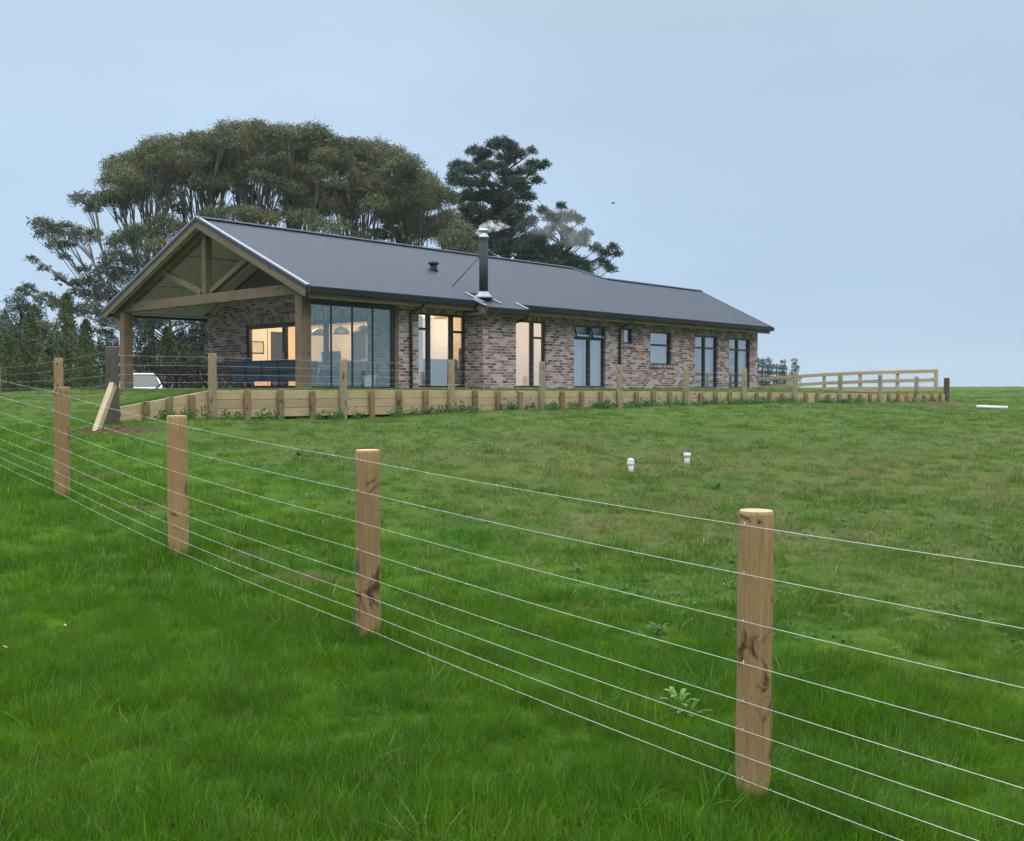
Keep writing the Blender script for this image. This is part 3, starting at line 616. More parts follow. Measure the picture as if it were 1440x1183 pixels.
def endw(m):
    P = [(.77, -.25), (7.6, -.25), (7.6, 2.7), (4.18, 4.2), (.77, 2.72)]
    m.face([(23.0, w, z) for w, z in P], [(w+4, z) for w, z in P]); m.face([(22.8, w, z) for w, z in P][::-1], [(w, z) for w, z in P][::-1])
    m.face([(23.0, .77, -.25), (23.0, .77, 2.72), (23.0, .551, 2.6), (23.0, .551, -.25)], [(4.77,-.25),(4.77,2.72),(4.55,2.6),(4.55,-.25)])
hb('end_wall', 'brick', endw)

# roof
def slab(m, top, th=.05):
    n = len(top); bot = [(x, y, z-th) for x, y, z in top]
    m.face(top); m.face(bot[::-1])
    for i in range(n):
        j = (i+1) % n; m.face([top[j], top[i], bot[i], bot[j]])
RZ, RW = 4.80, 5.15
def front_slope(m):
    slab(m, [(0,0,2.56),(5.85,0,2.56),(5.85,-.45,2.364),(7.62,-.45,2.364),(7.62,0,2.56),(23.12,0,2.56),(24.3,4.18,4.38),(17.38,4.18,4.38),(16.42,5.15,4.80),(0,5.15,4.80)])
def ribbed(m):
    front_slope(m)
    for x in np.arange(.15, 24.2, .19):                  # trapezoidal ribs of the long-run sheets
        lo = (-.45, 2.364) if 5.9 < x < 7.58 else (0, 2.56)
        if x > 23.1: t0_ = (x-23.12)/1.18*4.18; lo = (t0_, 2.56+t0_*.4354)
        top_w = 5.05 if x < 16.4 else (5.05-(x-16.42) if x < 17.3 else 4.12)
        m.beam((x, lo[0], lo[1]+.010), (x, top_w, 2.56+top_w*.435+.010), .02, .0025)
roof = hb('roof', 'roof', ribbed)
hb('rear_roof', 'roof', lambda m: (slab(m, [(0,5.15,4.80),(16.42,5.15,4.80),(21.5,10.9,2.5),(0,10.9,2.5)]),
    slab(m, [(16.42,5.15,4.80),(17.38,4.18,4.38),(21.5,8.36,2.56),(21.5,10.9,2.5)]), slab(m, [(17.38,4.18,4.38),(24.3,4.18,4.38),(23.12,8.36,2.56),(21.5,8.36,2.56)])))
def ridge(m):
    m.beam((-.02,5.15,4.815),(16.42,5.15,4.815),.26,.035); m.beam((16.42,5.15,4.815),(17.38,4.18,4.395),.2,.035); m.beam((17.38,4.18,4.395),(24.3,4.18,4.395),.24,.035)
hb('ridge_cap', M['flash'], ridge, roof)
for a, b in (((-.01,-.05,2.565),(-.01,5.15,4.83)), ((-.01,10.95,2.50),(-.01,5.15,4.83)), ((23.14,0,2.58),(24.32,4.18,4.40))): hb('barge_flashing', 'flash', lambda m: m.beam(a, b, .04 if a[0] < 0 else .06, .10 if a[0] < 0 else .03, (1,0,0) if a[0] < 0 else (0,0,1)), roof)
for a, b in (((-.035,-.05,2.50),(-.035,5.15,4.765)), ((-.035,10.95,2.435),(-.035,5.15,4.765)), ((23.10,-.02,2.50),(24.26,4.18,4.30))): hb('barge_edge', 'black', lambda m: m.beam(a, b, .09 if a[0] < 0 else .05, .05 if a[0] < 0 else .12, (1,0,0) if a[0] < 0 else (0,0,1)), roof)
def gut(m, x0, x1, w, z):
    P = [(w, z), (w, z-.05), (w-.02, z-.16), (w-.11, z-.16), (w-.135, z-.02), (w-.12, z-.02), (w-.10, z-.14), (w-.03, z-.14)]
    A = [(x0, a, b) for a, b in P]; B = [(x1, a, b) for a, b in P]; n = len(P)
    for i in range(n): j = (i+1) % n; m.face([A[i], B[i], B[j], A[j]])
    m.face(A); m.face(B[::-1])
for a, b in ((-.02, 5.84), (7.63, 23.15)): hb('gutter', 'black', lambda m: gut(m, a, b, -.01, 2.545))
hb('gutter', 'black', lambda m: gut(m, 5.83, 7.64, -.46, 2.35))
hb('gutter', 'black', lambda m: m.box(-.02, 21.5, 10.91, 11.03, 2.33, 2.47))
def fascia(m):
    m.box(.05, 5.84, .0, .04, 2.26, 2.50); m.box(7.63, 23.0, .0, .04, 2.26, 2.50); m.box(5.87, 7.60, -.44, -.40, 2.10, 2.33)
    m.beam((5.88, -.42, 2.23), (5.88, .5, 2.63), .04, .18); m.beam((7.6, -.42, 2.23), (7.6, 0, 2.42), .04, .18)
hb('fascia_board', 'porch', fascia)
hb('soffit', 'soffit', lambda m: (m.box(.5, 5.86, .04, .55, 2.30, 2.33), m.box(7.61, 23.05, .04, .55, 2.341, 2.36), m.box(5.9, 7.58, -.40, .5, 2.18, 2.20), m.box(22.98, 23.4, .04, 8.3, 2.37, 2.39)))
# porch
def porch_ceiling(m):
    m.face([(.06, .05, 2.44), (.06, 5.15, 4.66), (SB, 5.15, 4.66), (SB, .05, 2.44)]); m.face([(.06, 10.8, 2.40), (SB, 10.8, 2.40), (SB, 5.15, 4.66), (.06, 5.15, 4.66)])
hb('porch_ceiling', 'soffit', porch_ceiling)
for wz in (1.8, 3.4): hb('ceiling_batten', 'black', lambda m: m.beam((.1, wz, zroof(wz)-.15), (SB, wz, zroof(wz)-.15), .02, .012))
for wz in (6.9, 8.8): hb('ceiling_batten', 'black', lambda m: m.beam((.1, wz, zroof(wz)-.15), (SB, wz, zroof(wz)-.15), .02, .012))
for wa in (.52, 9.98): hb('porch_post', 'porch', lambda m: m.beam((.35, wa+.15, -.2), (.35, wa+.15, 2.41), .30, .30, (1,0,0), .012))
for a, b in (((-.02,.02,2.375),(-.02,5.15,4.62)), ((-.02,10.9,2.32),(-.02,5.15,4.62))): hb('barge_board', 'porch', lambda m: m.beam(a, b, .20, .045, (1,0,0)))
hb('truss_chord', 'porch', lambda m: m.beam((.35, .50, 2.55), (.35, 10.30, 2.55), .20, .28, (0,0,1), .01))
hb('truss_rafter', 'porch', lambda m: m.beam((.35, .35, 2.50), (.35, 5.2, 4.50), .24, .2, (1,0,0), .01))
hb('truss_rafter', 'porch', lambda m: m.beam((.35, 10.7, 2.36), (.35, 5.2, 4.50), .24, .2, (1,0,0), .01))
hb('king_post', 'porch', lambda m: m.beam((.34, 5.25, 2.69), (.34, 5.25, 4.42), .2, .21, (1,0,0), .01))
hb('truss_strut', 'porch', lambda m: m.beam((.34, 5.5, 2.74), (.34, 7.75, 3.52), .15, .15, (1,0,0), .008))
hb('truss_strut', 'porch', lambda m: m.beam((.34, 5.0, 2.74), (.34, 3.1, 3.52), .15, .15, (1,0,0), .008))
hb('side_beam', 'soffit', lambda m: m.beam((.5, 10.12, 2.40), (SB, 10.12, 2.40), .10, .07))
hb('porch_floor', 'slab', lambda m: m.box(-.15, SB+.02, .40, 10.5, -.35, .012))
# glass screen on the porch side
scr = hb('glass_screen', 'black', lambda m: (m.box(.50, SB-.06, .56, .66, 2.16, 2.30), m.box(.50, SB-.06, .57, .65, .013, .06), m.box(SB-.14, SB-.06, .56, .68, .06, 2.16), *[m.box(x-.012, x+.012, .58, .64, .06, 2.16) for x in (1.18, 1.87, 2.56)]))
for a, b in ((.50, 1.165), (1.195, 1.855), (1.885, 2.545), (2.575, 3.21)): hb('glass_pane', 'screen', lambda m: m.face([(a, .607, .06), (b, .607, .06), (b, .607, 2.16), (a, .607, 2.16)]), scr)
hb('corner_trim', 'porch', lambda m: m.box(SB-.06, SB+.07, .53, .56, -.1, 2.29))
# windows
def window(w, f=fw, d=.07):
    s0, s1, z0, z1, mu, tr, lab = w; F = .055
    def bx(m, a, b, c, e, d0=d, d1=d+.09):
        p, q = f(a, d0, c), f(b, d1, e); m.box(min(p[0], q[0]), max(p[0], q[0]), min(p[1], q[1]), max(p[1], q[1]), c, e)
    m = MB(); g = 0.001
    bx(m, s0+g, s0+F, z0+g, z1-g); bx(m, s1-F, s1-g, z0+g, z1-g); bx(m, s0+F, s1-F, z1-F, z1-g); bx(m, s0+F, s1-F, z0+g, z0+F)
    ed = [s0] + mu + [s1]
    for x in mu: bx(m, x-.055, x+.055, z0+F, z1-F, d-.012, d+.095)
    for i, t in enumerate(tr):
        if t: bx(m, ed[i]+F, ed[i+1]-F, t-.035, t+.035, d+.005, d+.085)
    o = m.build('window', M['black'], house); o['label'] = lab
    p = MB()
    for i in range(len(ed)-1):
        a, b = ed[i]+F*.9, ed[i+1]-F*.9
        for c, e in (((z0+.05, tr[i]-.03), (tr[i]+.03, z1-.05)) if tr[i] else ((z0+.05, z1-.05),)): p.face([f(a, d+.04, c), f(b, d+.04, c), f(b, d+.04, e), f(a, d+.04, e)])
    p.build('pane', M['glass'], o); return o
wins = [window(w) for w in WIN]
for s0, s1 in ((11.08, 11.86), (11.94, 12.66)):              # ajar top sashes
    hb('opening_sash', 'black', lambda m: (m.beam((s0,.50,1.72),(s1,.50,1.72),.04,.05), m.beam((s0,.61,2.08),(s1,.61,2.08),.04,.04), m.beam((s0+.02,.50,1.72),(s0+.02,.61,2.08),.04,.04), m.beam((s1-.02,.50,1.72),(s1-.02,.61,2.08),.04,.04)), wins[2])
    hb('pane', 'glass', lambda m: m.face([(s0+.03,.51,1.74),(s1-.03,.51,1.74),(s1-.03,.615,2.06),(s0+.03,.615,2.06)]), wins[2])
for s0, s1, z in ((15.28, 16.76, .88), (13.72, 14.32, 1.58)): hb('sill', 'soldier', lambda m: m.box(s0, s1, .50, .62, z-.10, z-.002), wins[4] if z < 1 else wins[3])
for s0, s1 in ((4.1, 6.1), (8.0, 9.7), (10.95, 12.8), (18.2, 20.0), (20.7, 22.5)): hb('threshold', 'slab', lambda m: m.box(s0, s1, .46, .545, -.2, .03))
# sliding doors in the porch wall
D = (1.75, 8.0, .03, 2.06, [3.85, 5.95], [None, None, None], 'black sliding doors opening to the lit living room')
m = MB()
for a, b, c, e in ((1.751, 1.87, .031, 2.059), (7.86, 7.999, .031, 2.059), (1.87, 7.86, 1.92, 2.059), (1.87, 7.86, .031, .10), (3.78, 3.92, .10, 1.92), (5.86, 6.04, .10, 1.92)): m.box(SB+.05, SB+.15, a, b, c, e)
dr = m.build('sliding_door', M['black'], house); dr['label'] = D[6]
for a, b in ((1.87, 3.78), (3.92, 5.86), (6.04, 7.86)): hb('door_pane', 'doorglass', lambda m: m.face([(SB+.095, b, .10), (SB+.095, a, .10), (SB+.095, a, 1.92), (SB+.095, b, 1.92)]), dr)
hb('door_handle', 'steel', lambda m: m.box(SB+.02, SB+.05, 5.93, 5.96, .95, 1.15), dr)
# pipes
def pipe(s, w0, zt, ws=.48):
    hb('downpipe', 'black', lambda m: m.tube([(s, w0, zt), (s, w0+.03, zt-.12), (s, ws, zt-.32), (s, ws, zt-.42), (s, ws, -.02)], .042, 10))
pipe(3.84, -.07, 2.42, .49); pipe(13.46, -.07, 2.42, .49); pipe(7.56, -.52, 2.22, .47)
# flue
FX, FY = 6.42, .2
fl = hb('flue', 'flue', lambda m: m.tube([(FX, FY, 2.6), (FX, FY, 4.42)], .132, 24))
hb('flue_flashing', 'flash', lambda m: (m.lathe((FX, FY, 0), [(.30, 2.66), (.26, 2.72), (.17, 2.80), (.14, 2.86)], 20), m.beam((FX-.38, -.16, 2.515), (FX-.38, .60, 2.845), .10, .03), m.beam((FX+.36, -.16, 2.515), (FX+.36, .5, 2.80), .08, .03), m.beam((FX-.36, .58, 2.84), (FX+.36, .58, 2.84), .08, .03)), fl)
hb('flue_cowl', 'steel', lambda m: (m.lathe((FX, FY, 0), [(.15, 4.40), (.15, 4.50), (.10, 4.52), (.10, 4.60), (.17, 4.62), (.17, 4.66), (.02, 4.72)], 20), *[m.beam((FX+.12*math.cos(a), FY+.12*math.sin(a), 4.48), (FX+.12*math.cos(a), FY+.12*math.sin(a), 4.64), .02, .008) for a in (0, 2.1, 4.2)]), fl)
hb('flue_stay', 'black', lambda m: m.tube([(FX-.1, FY+.08, 3.88), (6.02, 1.11, 3.04)], .014, 6), fl)
for a, b in (((5.84,-.46,2.385),(5.84,.05,2.60)), ((7.63,-.46,2.385),(7.63,.05,2.60))): hb('apron_flashing', 'flash', lambda m: m.beam(a, b, .10, .03), roof)
vt = hb('roof_vent', 'flue', lambda m: m.lathe((6.66, 2.62, 0), [(.16, 3.62), (.11, 3.76), (.11, 3.90)], 16))
hb('vent_hood', 'flue', lambda m: m.lathe((6.66, 2.62, 0), [(.17, 3.88), (.175, 3.92), (.14, 3.96), (.02, 3.99)], 16), vt)
ae = hb('aerial', 'alu', lambda m: m.tube([(18.2, 5.2, 3.85), (18.2, 5.2, 5.25)], .02, 6))
for i in range(7): hb('aerial_rod', 'alu', lambda m: m.beam((18.2-.25, 5.2+.2, 4.55+i*.1), (18.2+.25, 5.2-.2, 4.55+i*.1), .018, .018), ae)
for sy in (-1, 1): hb('aerial_rod', 'alu', lambda m: m.beam((18.2+.25*sy, 5.2-.2*sy, 4.5), (18.2+.25*sy, 5.2-.2*sy, 5.2), .018, .018), ae)
# inside
hb('interior_floor', 'floor', lambda m: m.box(SB+.23, 22.7, .80, 7.5, -.12, .0) and m.box(SB+.23, 21.0, 7.5, 10.05, -.12, .0))
hb('interior_ceiling', 'paint', lambda m: m.box(SB+.23, 22.78, .78, 7.55, 2.30, 2.335) and m.box(SB+.23, 21.0, 7.55, 10.05, 2.30, 2.335))
def inner(m):
    m.box(SB+.225, 8.0, 9.95, 10.06, 0, 2.30)
    for x in (7.95, 10.2, 13.2, 14.9, 17.3, 20.3): m.box(x, x+.08, .78, 7.5 if x < 8 else 4.4, 0, 2.30)
    m.box(8.05, 22.7, 4.42, 4.5, 0, 2.30); m.box(7.96, 8.05, 8.4, 10.05, 0, 2.30); m.box(7.96, 8.04, 7.51, 8.4, 2.05, 2.30)
    m.box(8.9, 9.0, 7.3, 10.05, 0, 2.3)
hb('interior_wall', 'paint', inner)
hb('inner_door', 'black', lambda m: m.box(5.55, 6.25, 9.90, 9.949, .01, 2.02))
hb('door_trim', 'paint', lambda m: m.box(5.45, 5.549, 9.88, 9.949, .01, 2.1) and m.box(6.251, 6.35, 9.88, 9.949, .01, 2.1))

HM = house.matrix_basis.copy(); HM = Matrix.Translation((E0.x, E0.y, 0)) @ Matrix.Rotation(math.atan2(.7321, .6812), 4, 'Z')
HR = math.atan2(.7321, .6812)
def hw(s, w, z=0.0): return HM @ Vector((s, w, z))
def lamp(nm, s, w, z, e_, r_=.12, col=(1.0, .73, .45)):
    d = bpy.data.lights.new(nm, 'POINT'); d.energy = e_; d.shadow_soft_size = r_; d.color = col
    o = bpy.data.objects.new(nm, d); COL.objects.link(o); o.location = hw(s, w, z); return o
lamp('kitchen_light', 5.6, 7.6, 2.1, 230); lamp('living_light', 6.6, 3.4, 2.1, 120); lamp('bedroom_light', 9.1, 2.4, 2.1, 135); lamp('hall_light', 4.9, 5.2, 2.2, 50)
# ceiling lamp seen through the three-bay window
cl = empty('ceiling_lamp', hw(5.3, 2.2, 2.3)); tag(cl, 'small glowing ceiling lamp seen through the three-bay window', 'lamp')
hb('lamp_shade', 'lamp', lambda m: m.lathe((0, 0, 0), [(.13, -.14), (.11, -.06), (.04, -.02)], 16), cl); hb('lamp_rose', 'steel', lambda m: m.lathe((0, 0, 0), [(.05, -.02), (.05, 0)], 12), cl)
def pendant(w, lab):
    o = empty('pendant_lamp', hw(5.5, w, 1.78)); tag(o, lab, 'lamp', 'dome pendants over the kitchen island')
    hb('lamp_shade', 'pend', lambda m: m.lathe((0, 0, 0), [(.27, 0), (.265, .05), (.24, .11), (.19, .17), (.11, .215), (.05, .235), (.02, .25)], 24), o)
    hb('cord', 'black', lambda m: m.tube([(0, 0, .25), (0, 0, .52)], .008, 5), o)
pendant(6.96, 'dark dome pendant inside the house, leftmost of three seen through the glass screen')
pendant(5.80, 'dark dome pendant inside the house, middle one of three seen through the glass screen')
pendant(4.63, 'dark dome pendant inside the house, rightmost of three seen through the glass screen')
isl = empty('kitchen_island', hw(5.6, 5.9, 0), HR); tag(isl, 'dark-fronted kitchen island under the dome pendants inside', 'kitchen island')
hb('cabinet', 'darkwood', lambda m: (m.box(-.35, .35, -1.5, 1.5, .08, .88), m.box(-.30, .30, -1.45, 1.45, 0, .08)), isl); hb('worktop', 'paint', lambda m: m.box(-.42, .42, -1.56, 1.56, .881, .92), isl)
tvu = empty('armchair', hw(4.6, 4.55, 0), HR+math.pi); tag(tvu, 'high-backed charcoal armchair just inside the sliding doors', 'armchair')
hb('seat', 'pend', lambda m: m.box(-.35, .35, -.38, .38, .15, .45), tvu); hb('backrest', 'pend', lambda m: m.beam((.36, 0, .30), (.46, 0, 1.15), .76, .16, (1, 0, 0)), tvu)
for sy in (-1, 1): hb('armrest', 'pend', lambda m: m.box(-.35, .38, .38*sy-.06+(.06*sy), .38*sy+.06+(.06*sy), .12, .60), tvu)

ls = empty('standin_sofa', hw(6.4, 2.7, 0), HR+math.pi/2); tag(ls, 'added pale blue-grey sofa shape standing in for the bluish reflection low in the lit three-bay window', 'sofa')  # sofa added; its pale blue imitates the reflection low in this window
hb('backrest', 'reflblue', lambda m: m.beam((-.35, -.95, .55), (-.35, .95, .55), .18, .75, (0, 0, 1), .04), ls); hb('seat', 'reflblue', lambda m: m.box(-.25, .5, -.9, .9, .12, .45), ls)
for y in (-1, 1): hb('armrest', 'reflblue', lambda m: m.beam((-.4, 1.03*y, .4), (.5, 1.03*y, .4), .16, .5, (0, 0, 1), .03), ls)
cb = empty('side_cabinet', hw(7.2, 1.35, 0), HR); tag(cb, 'dark tall cabinet behind the right bay of the three-bay window', 'cabinet')
hb('body', 'pend', lambda m: m.box(-.4, .4, -.3, .3, .06, 1.25), cb); hb('plinth', 'black', lambda m: m.box(-.36, .36, -.26, .26, 0, .06), cb)
pic = empty('framed_picture', hw(5.0, 9.94, 1.45), HR); tag(pic, 'small dark framed picture on the lit wall beyond the sliding doors', 'picture')
hb('picture_frame', 'black', lambda m: m.box(-.3, .3, -.03, .0, -.22, .22), pic); hb('picture_sheet', 'soffit', lambda m: m.box(-.25, .25, -.035, -.031, -.18, .18), pic)
# curtains
def curtain(s0, s1, z0, z1, mat, lab, amp=.025, w=.86, group=None, per=.11, name='curtain', cat='curtain'):
    n = max(6, int((s1-s0)/.015)); V = []; F = []
    for j, z in enumerate((z1, z0)):
        for i in range(n+1):
            s = s0+(s1-s0)*i/n; V.append((s-s0, amp*math.sin(2*math.pi*(s-s0)/per+.6*math.sin(s*9)), z))
    F = np.array([(i, i+1, n+2+i, n+1+i) for i in range(n)])
    o = np_mesh(name, np.array(V), F, M[mat], smooth=True); o.location = hw(s0, w, 0); o.rotation_euler = (0, 0, HR); tag(o, lab, cat, group); return o
curtain(8.1, 9.6, .06, 2.1, 'blind', 'peach blind drawn down behind the tall glowing window right of the flue projection', .006, .80, per=.4, name='window_blind', cat='blind')
curtain(11.05, 11.85, .05, 2.1, 'curtain', 'pale curtain behind the left half of the window with ajar top sashes')
curtain(11.95, 12.68, .05, 2.1, 'curtain', 'pale curtain behind the right half of the window with ajar top sashes')
curtain(18.3, 18.75, .05, 2.0, 'curtain', 'gathered pale curtain at the left side of the first tall window of the far pair'); curtain(19.1, 19.85, .05, 2.0, 'curtain', 'pale curtain covering the right half of the first tall window of the far pair')
curtain(20.8, 21.2, .05, 2.0, 'curtain', 'gathered pale curtain at the left side of the window nearest the far corner'); curtain(21.9, 22.4, .05, 2.0, 'curtain', 'pale curtain at the right side of the window nearest the far corner')
curtain(4.2, 4.6, .05, 2.1, 'curtain', 'pale curtain at the left bay of the lit three-bay window')
curtain(15.38, 16.66, .95, 2.05, 'curtain', 'pale blind behind the mid-height window with a brick sill', .004, .80, per=.5, name='window_blind', cat='blind')

# ------------------------------------------------------------------ things on the porch
so_ = empty('outdoor_sofa', hw(1.1, 3.35, .012), HR); tag(so_, 'long navy outdoor sofa seen from behind on the porch', 'sofa')
hb('backrest', 'navy', lambda m: m.beam((-.18, -1.6, .47), (-.18, 1.6, .47), .07, .56, (-.12, 0, 1), .02), so_)
hb('frame', 'black', lambda m: ([m.beam((-.225, y, .19), (-.26, y, .76), .03, .02, (0, 1, 0)) for y in (-1.6, -.8, 0, .8, 1.6)], m.beam((-.235, -1.6, .48), (-.235, 1.6, .48), .02, .025), m.beam((-.24, -1.6, .755), (-.24, 1.6, .755), .04, .03)), so_)
hb('seat', 'navy', lambda m: m.box(-.12, .62, -1.58, 1.58, .30, .44), so_)
for y in (-1, 1): hb('armrest', 'alu', lambda m: (m.tube([(-.2, 1.62*y, .62), (.5, 1.62*y, .60)], .022, 8), m.tube([(-.25, 1.64*y, .72), (-.1, 1.66*y, .3), (.12, 1.7*y, 0)], .018, 8), m.tube([(.5, 1.62*y, .6), (.55, 1.66*y, 0)], .018, 8)), so_)
for x in (-.1, .5): 
    for y in (-.6, .6): hb('leg', 'black', lambda m: m.beam((x, y, 0), (x, y, .3), .04, .04, (1, 0, 0)), so_)
def slat_chair(s, w, rz, lab):
    o = empty('folding_chair', hw(s, w, .012), HR+rz); tag(o, lab, 'chair', 'dark slatted chairs on the porch')
    m = MB()
    for y in np.linspace(-.22, .22, 7): m.beam((.02, y, .40), (-.26, y, .98-.24), .045, .016, (1, 0, .4))
    m.beam((.02, -.26, .38), (-.28, -.26, .76), .03, .04, (1, 0, 0)); m.beam((.02, .26, .38), (-.28, .26, .76), .03, .04, (1, 0, 0))
    m.beam((-.26, -.26, .75), (-.26, .26, .75), .05, .03); m.build('backrest', M['darkwood'], o)
    m = MB(); [m.beam((x, -.24, .40), (x, .24, .40), .05, .018) for x in np.linspace(.06, .46, 7)]; m.build('seat', M['darkwood'], o)
    for y in (-1, 1):
        hb('leg', 'darkwood', lambda m: m.beam((.48, .25*y, .39), (-.02, .25*y, 0), .03, .04, (1, 0, 0)), o); hb('leg', 'darkwood', lambda m: m.beam((-.05, .28*y, .50), (.42, .28*y, 0), .03, .04, (1, 0, 0)), o)
        hb('armrest', 'darkwood', lambda m: m.beam((-.1, .29*y, .56), (.42, .29*y, .58), .05, .025), o)
slat_chair(.85, 8.85, .15, 'dark slatted chair on the porch, first beside the left timber post')
slat_chair(.90, 8.05, -.1, 'dark slatted chair on the porch, second from the left timber post')
slat_chair(.90, 7.25, .05, 'dark slatted chair on the porch, third from the left timber post')
slat_chair(1.2, 5.75, -1.5, 'dark slatted chair turned sideways between the table and the sofa')
slat_chair(2.75, 9.0, 3.1, 'dark slatted chair facing us across the table, left one')
slat_chair(2.75, 7.4, 3.2, 'dark slatted chair facing us across the table, right one')
tb = empty('outdoor_table', hw(1.85, 7.8, .012), HR); tag(tb, 'dark slatted outdoor table between the porch chairs', 'table')
m = MB(); [m.beam((x, -1.4, .72), (x, 1.4, .72), .09, .025) for x in np.linspace(-.42, .42, 9)]; m.build('tabletop', M['darkwood'], tb)
for x in (-.38, .38):
    for y in (-1.3, 1.3): hb('leg', 'darkwood', lambda m: m.beam((x, y, 0), (x, y, .705), .07, .07, (1, 0, 0)), tb)
ac = empty('outdoor_armchair', hw(1.3, 1.15, .012), HR-.3); tag(ac, 'navy outdoor armchair between the sofa and the glass screen', 'armchair')
hb('backrest', 'navy', lambda m: m.beam((-.25, -.33, .46), (-.25, .33, .46), .08, .5, (-.15, 0, 1), .02), ac); hb('seat', 'navy', lambda m: m.box(-.2, .42, -.32, .32, .28, .42), ac)
for y in (-1, 1): hb('frame', 'alu', lambda m: m.tube([(-.3, .37*y, 0), (-.22, .37*y, .58), (.42, .37*y, .58), (.5, .37*y, 0)], .018, 8), ac)
lt = empty('low_table', hw(2.3, 2.4, .012), HR); tag(lt, 'low dark coffee table behind the glass screen', 'table')
hb('tabletop', 'darkwood', lambda m: m.box(-.5, .5, -.35, .35, .36, .40), lt)
for x in (-.45, .45):
    for y in (-.3, .3): hb('leg', 'darkwood', lambda m: m.box(x-.02, x+.02, y-.02, y+.02, 0, .36), lt)
pt = empty('plant_pot', hw(2.75, 1.0, .012), HR); tag(pt, 'pale aqua tapered plant pot behind the glass screen by the brick wall', 'pot')
hb('pot', 'pot', lambda m: m.tube([(0, 0, 0), (0, 0, .35)], [.13, .19], 24, cap=False) and m.tube([(0, 0, .01), (0, 0, .32)], [.11, .17], 24), pt)
hb('pot_rim', 'pot', lambda m: m.lathe((0, 0, 0), [(.19, .33), (.20, .335), (.20, .355), (.17, .356), (.165, .32)], 24), pt)

# white car parked beyond the lawn
cz = Gz(-16.4, 45.0); car = empty('parked_car', (-17.3, 47.5, H(-17.3, 47.5)), R(118)); tag(car, 'white car parked behind the porch, half hidden by the lawn', 'car')
SX = [(-2.15, .45, .80, .62), (-2.05, .40, .95, .80), (-1.2, .28, 1.02, .86), (-.6, .26, 1.05, .88), (.9, .26, 1.05, .88), (1.7, .3, 1.0, .86), (2.1, .42, .85, .74)]
def loft(m, secs, prof):
    rings = [[(x, y*hwid, z) for y, z in prof(zb, zt)] for x, zb, zt, hwid in secs]; n = len(rings[0])
    for a, b in zip(rings, rings[1:]):
        for i in range(n): j = (i+1) % n; m.face([a[i], a[j], b[j], b[i]], smooth=True)
    m.face(rings[0][::-1]); m.face(rings[-1])
hb('body', 'carpaint', lambda m: loft(m, SX, lambda zb, zt: [(-.94, zb), (-1, zb+.15), (-1, zt-.15), (-.93, zt), (.93, zt), (1, zt-.15), (1, zb+.15), (.94, zb)]), car)
hb('cabin_glass', 'carglass', lambda m: loft(m, [(-1.15, 1.0, 1.05, .80), (-.45, 1.0, 1.60, .72), (1.3, 1.0, 1.60, .72), (1.95, 1.0, 1.08, .78)], lambda zb, zt: [(-1, zb), (-.88, zt), (.88, zt), (1, zb)]), car)
hb('car_roof', 'carpaint', lambda m: (loft(m, [(-.50, 1.58, 1.61, .66), (-.2, 1.6, 1.66, .70), (1.2, 1.6, 1.66, .70), (1.45, 1.56, 1.61, .66)], lambda zb, zt: [(-1, zb), (-.9, zt), (.9, zt), (1, zb)]),
    *[m.beam((a, .82*y, 1.02), (b, .68*y, 1.6), .07, .05) for y in (-1, 1) for a, b in ((-1.15, -.47), (.35, .35), (1.93, 1.33))]), car)
for x in (-1.35, 1.4):
    for y in (-.8, .8):
        wl = hb('wheel', 'tyre', lambda m: m.tube([(x, y-.1, .33), (x, y+.1, .33)], .33, 20), car); hb('rim', 'alu', lambda m: m.tube([(x, y-.106, .33), (x, y+.106, .33)], .2, 14), wl)
for y in (-.62, .62):
    hb('headlight', 'steel', lambda m: m.box(-2.12, -2.02, y-.14, y+.14, .62, .78), car); hb('tail_light', 'red', lambda m: m.box(2.0, 2.1, y-.1, y+.1, .65, .9), car)

# ------------------------------------------------------------------ retaining wall and fences
def round_post(m, r, h, below=.3, n=18, jit=.02, tilt=(0, 0)):
    N = 14; pts = [(tilt[0]*z, tilt[1]*z, z) for z in np.linspace(-below, h-.012, N)]; pts.append((tilt[0]*h, tilt[1]*h, h))
    wob = [1+.025*math.sin(i*1.3+random.random()*2) for i in range(N)]; m.tube(pts, [r*w for w in wob]+[r*.93], n, jit=jit)
def post_part(parent, p, r, h, mat='post', name='fence_post', n=18, tilt=None, cut=True):
    m = MB(); tilt = tilt or (random.uniform(-.008, .008), random.uniform(-.008, .008)); round_post(m, r, h, .3, n, .012, tilt)
    o = m.build(name, M[mat], parent); o.location = p; o.rotation_euler = (0, 0, random.uniform(0, 6.28))
    if cut:
        c = MB(); c.tube([(tilt[0]*h, tilt[1]*h, h-.001), (tilt[0]*h, tilt[1]*h, h+.003)], r*.93, n); c.build('cut_top', M['cut'], o)
    return o
WH = [1.148, .947, .752, .577, .42, .30, .193, .095]
def wire_run(parent, feet, heights, off, r, drops=0, sag=.012, sub=8):
    for h in heights:
        m = MB(); P = []
        for i in range(len(feet)-1):
            a, b = Vector(feet[i]), Vector(feet[i+1])
            for k in range(sub): t = k/sub; p = a.lerp(b, t); P.append(p + Vector((off[0], off[1], h - sag*4*t*(1-t))))
        P.append(Vector(feet[-1]) + Vector((off[0], off[1], h))); m.tube(P, r, 5, cap=False)
        if drops:
            for i in range(len(P)-1):
                if P[i].y > 13 or P[i].y < 1: continue
                L = (P[i+1]-P[i]).length
                for _ in range(int(L*drops*random.uniform(.6, 1.5))+1):
                    q = P[i].lerp(P[i+1], random.random()); s = random.uniform(.0018, .0032); m.tube([q-Vector((0,0,s*1.6)), q-Vector((0,0,s*.6)), q+Vector((0,0,s))], [s*.6, s, s*.5], 5)
        m.build('wire', M['wire' if drops else 'farwire'], parent)
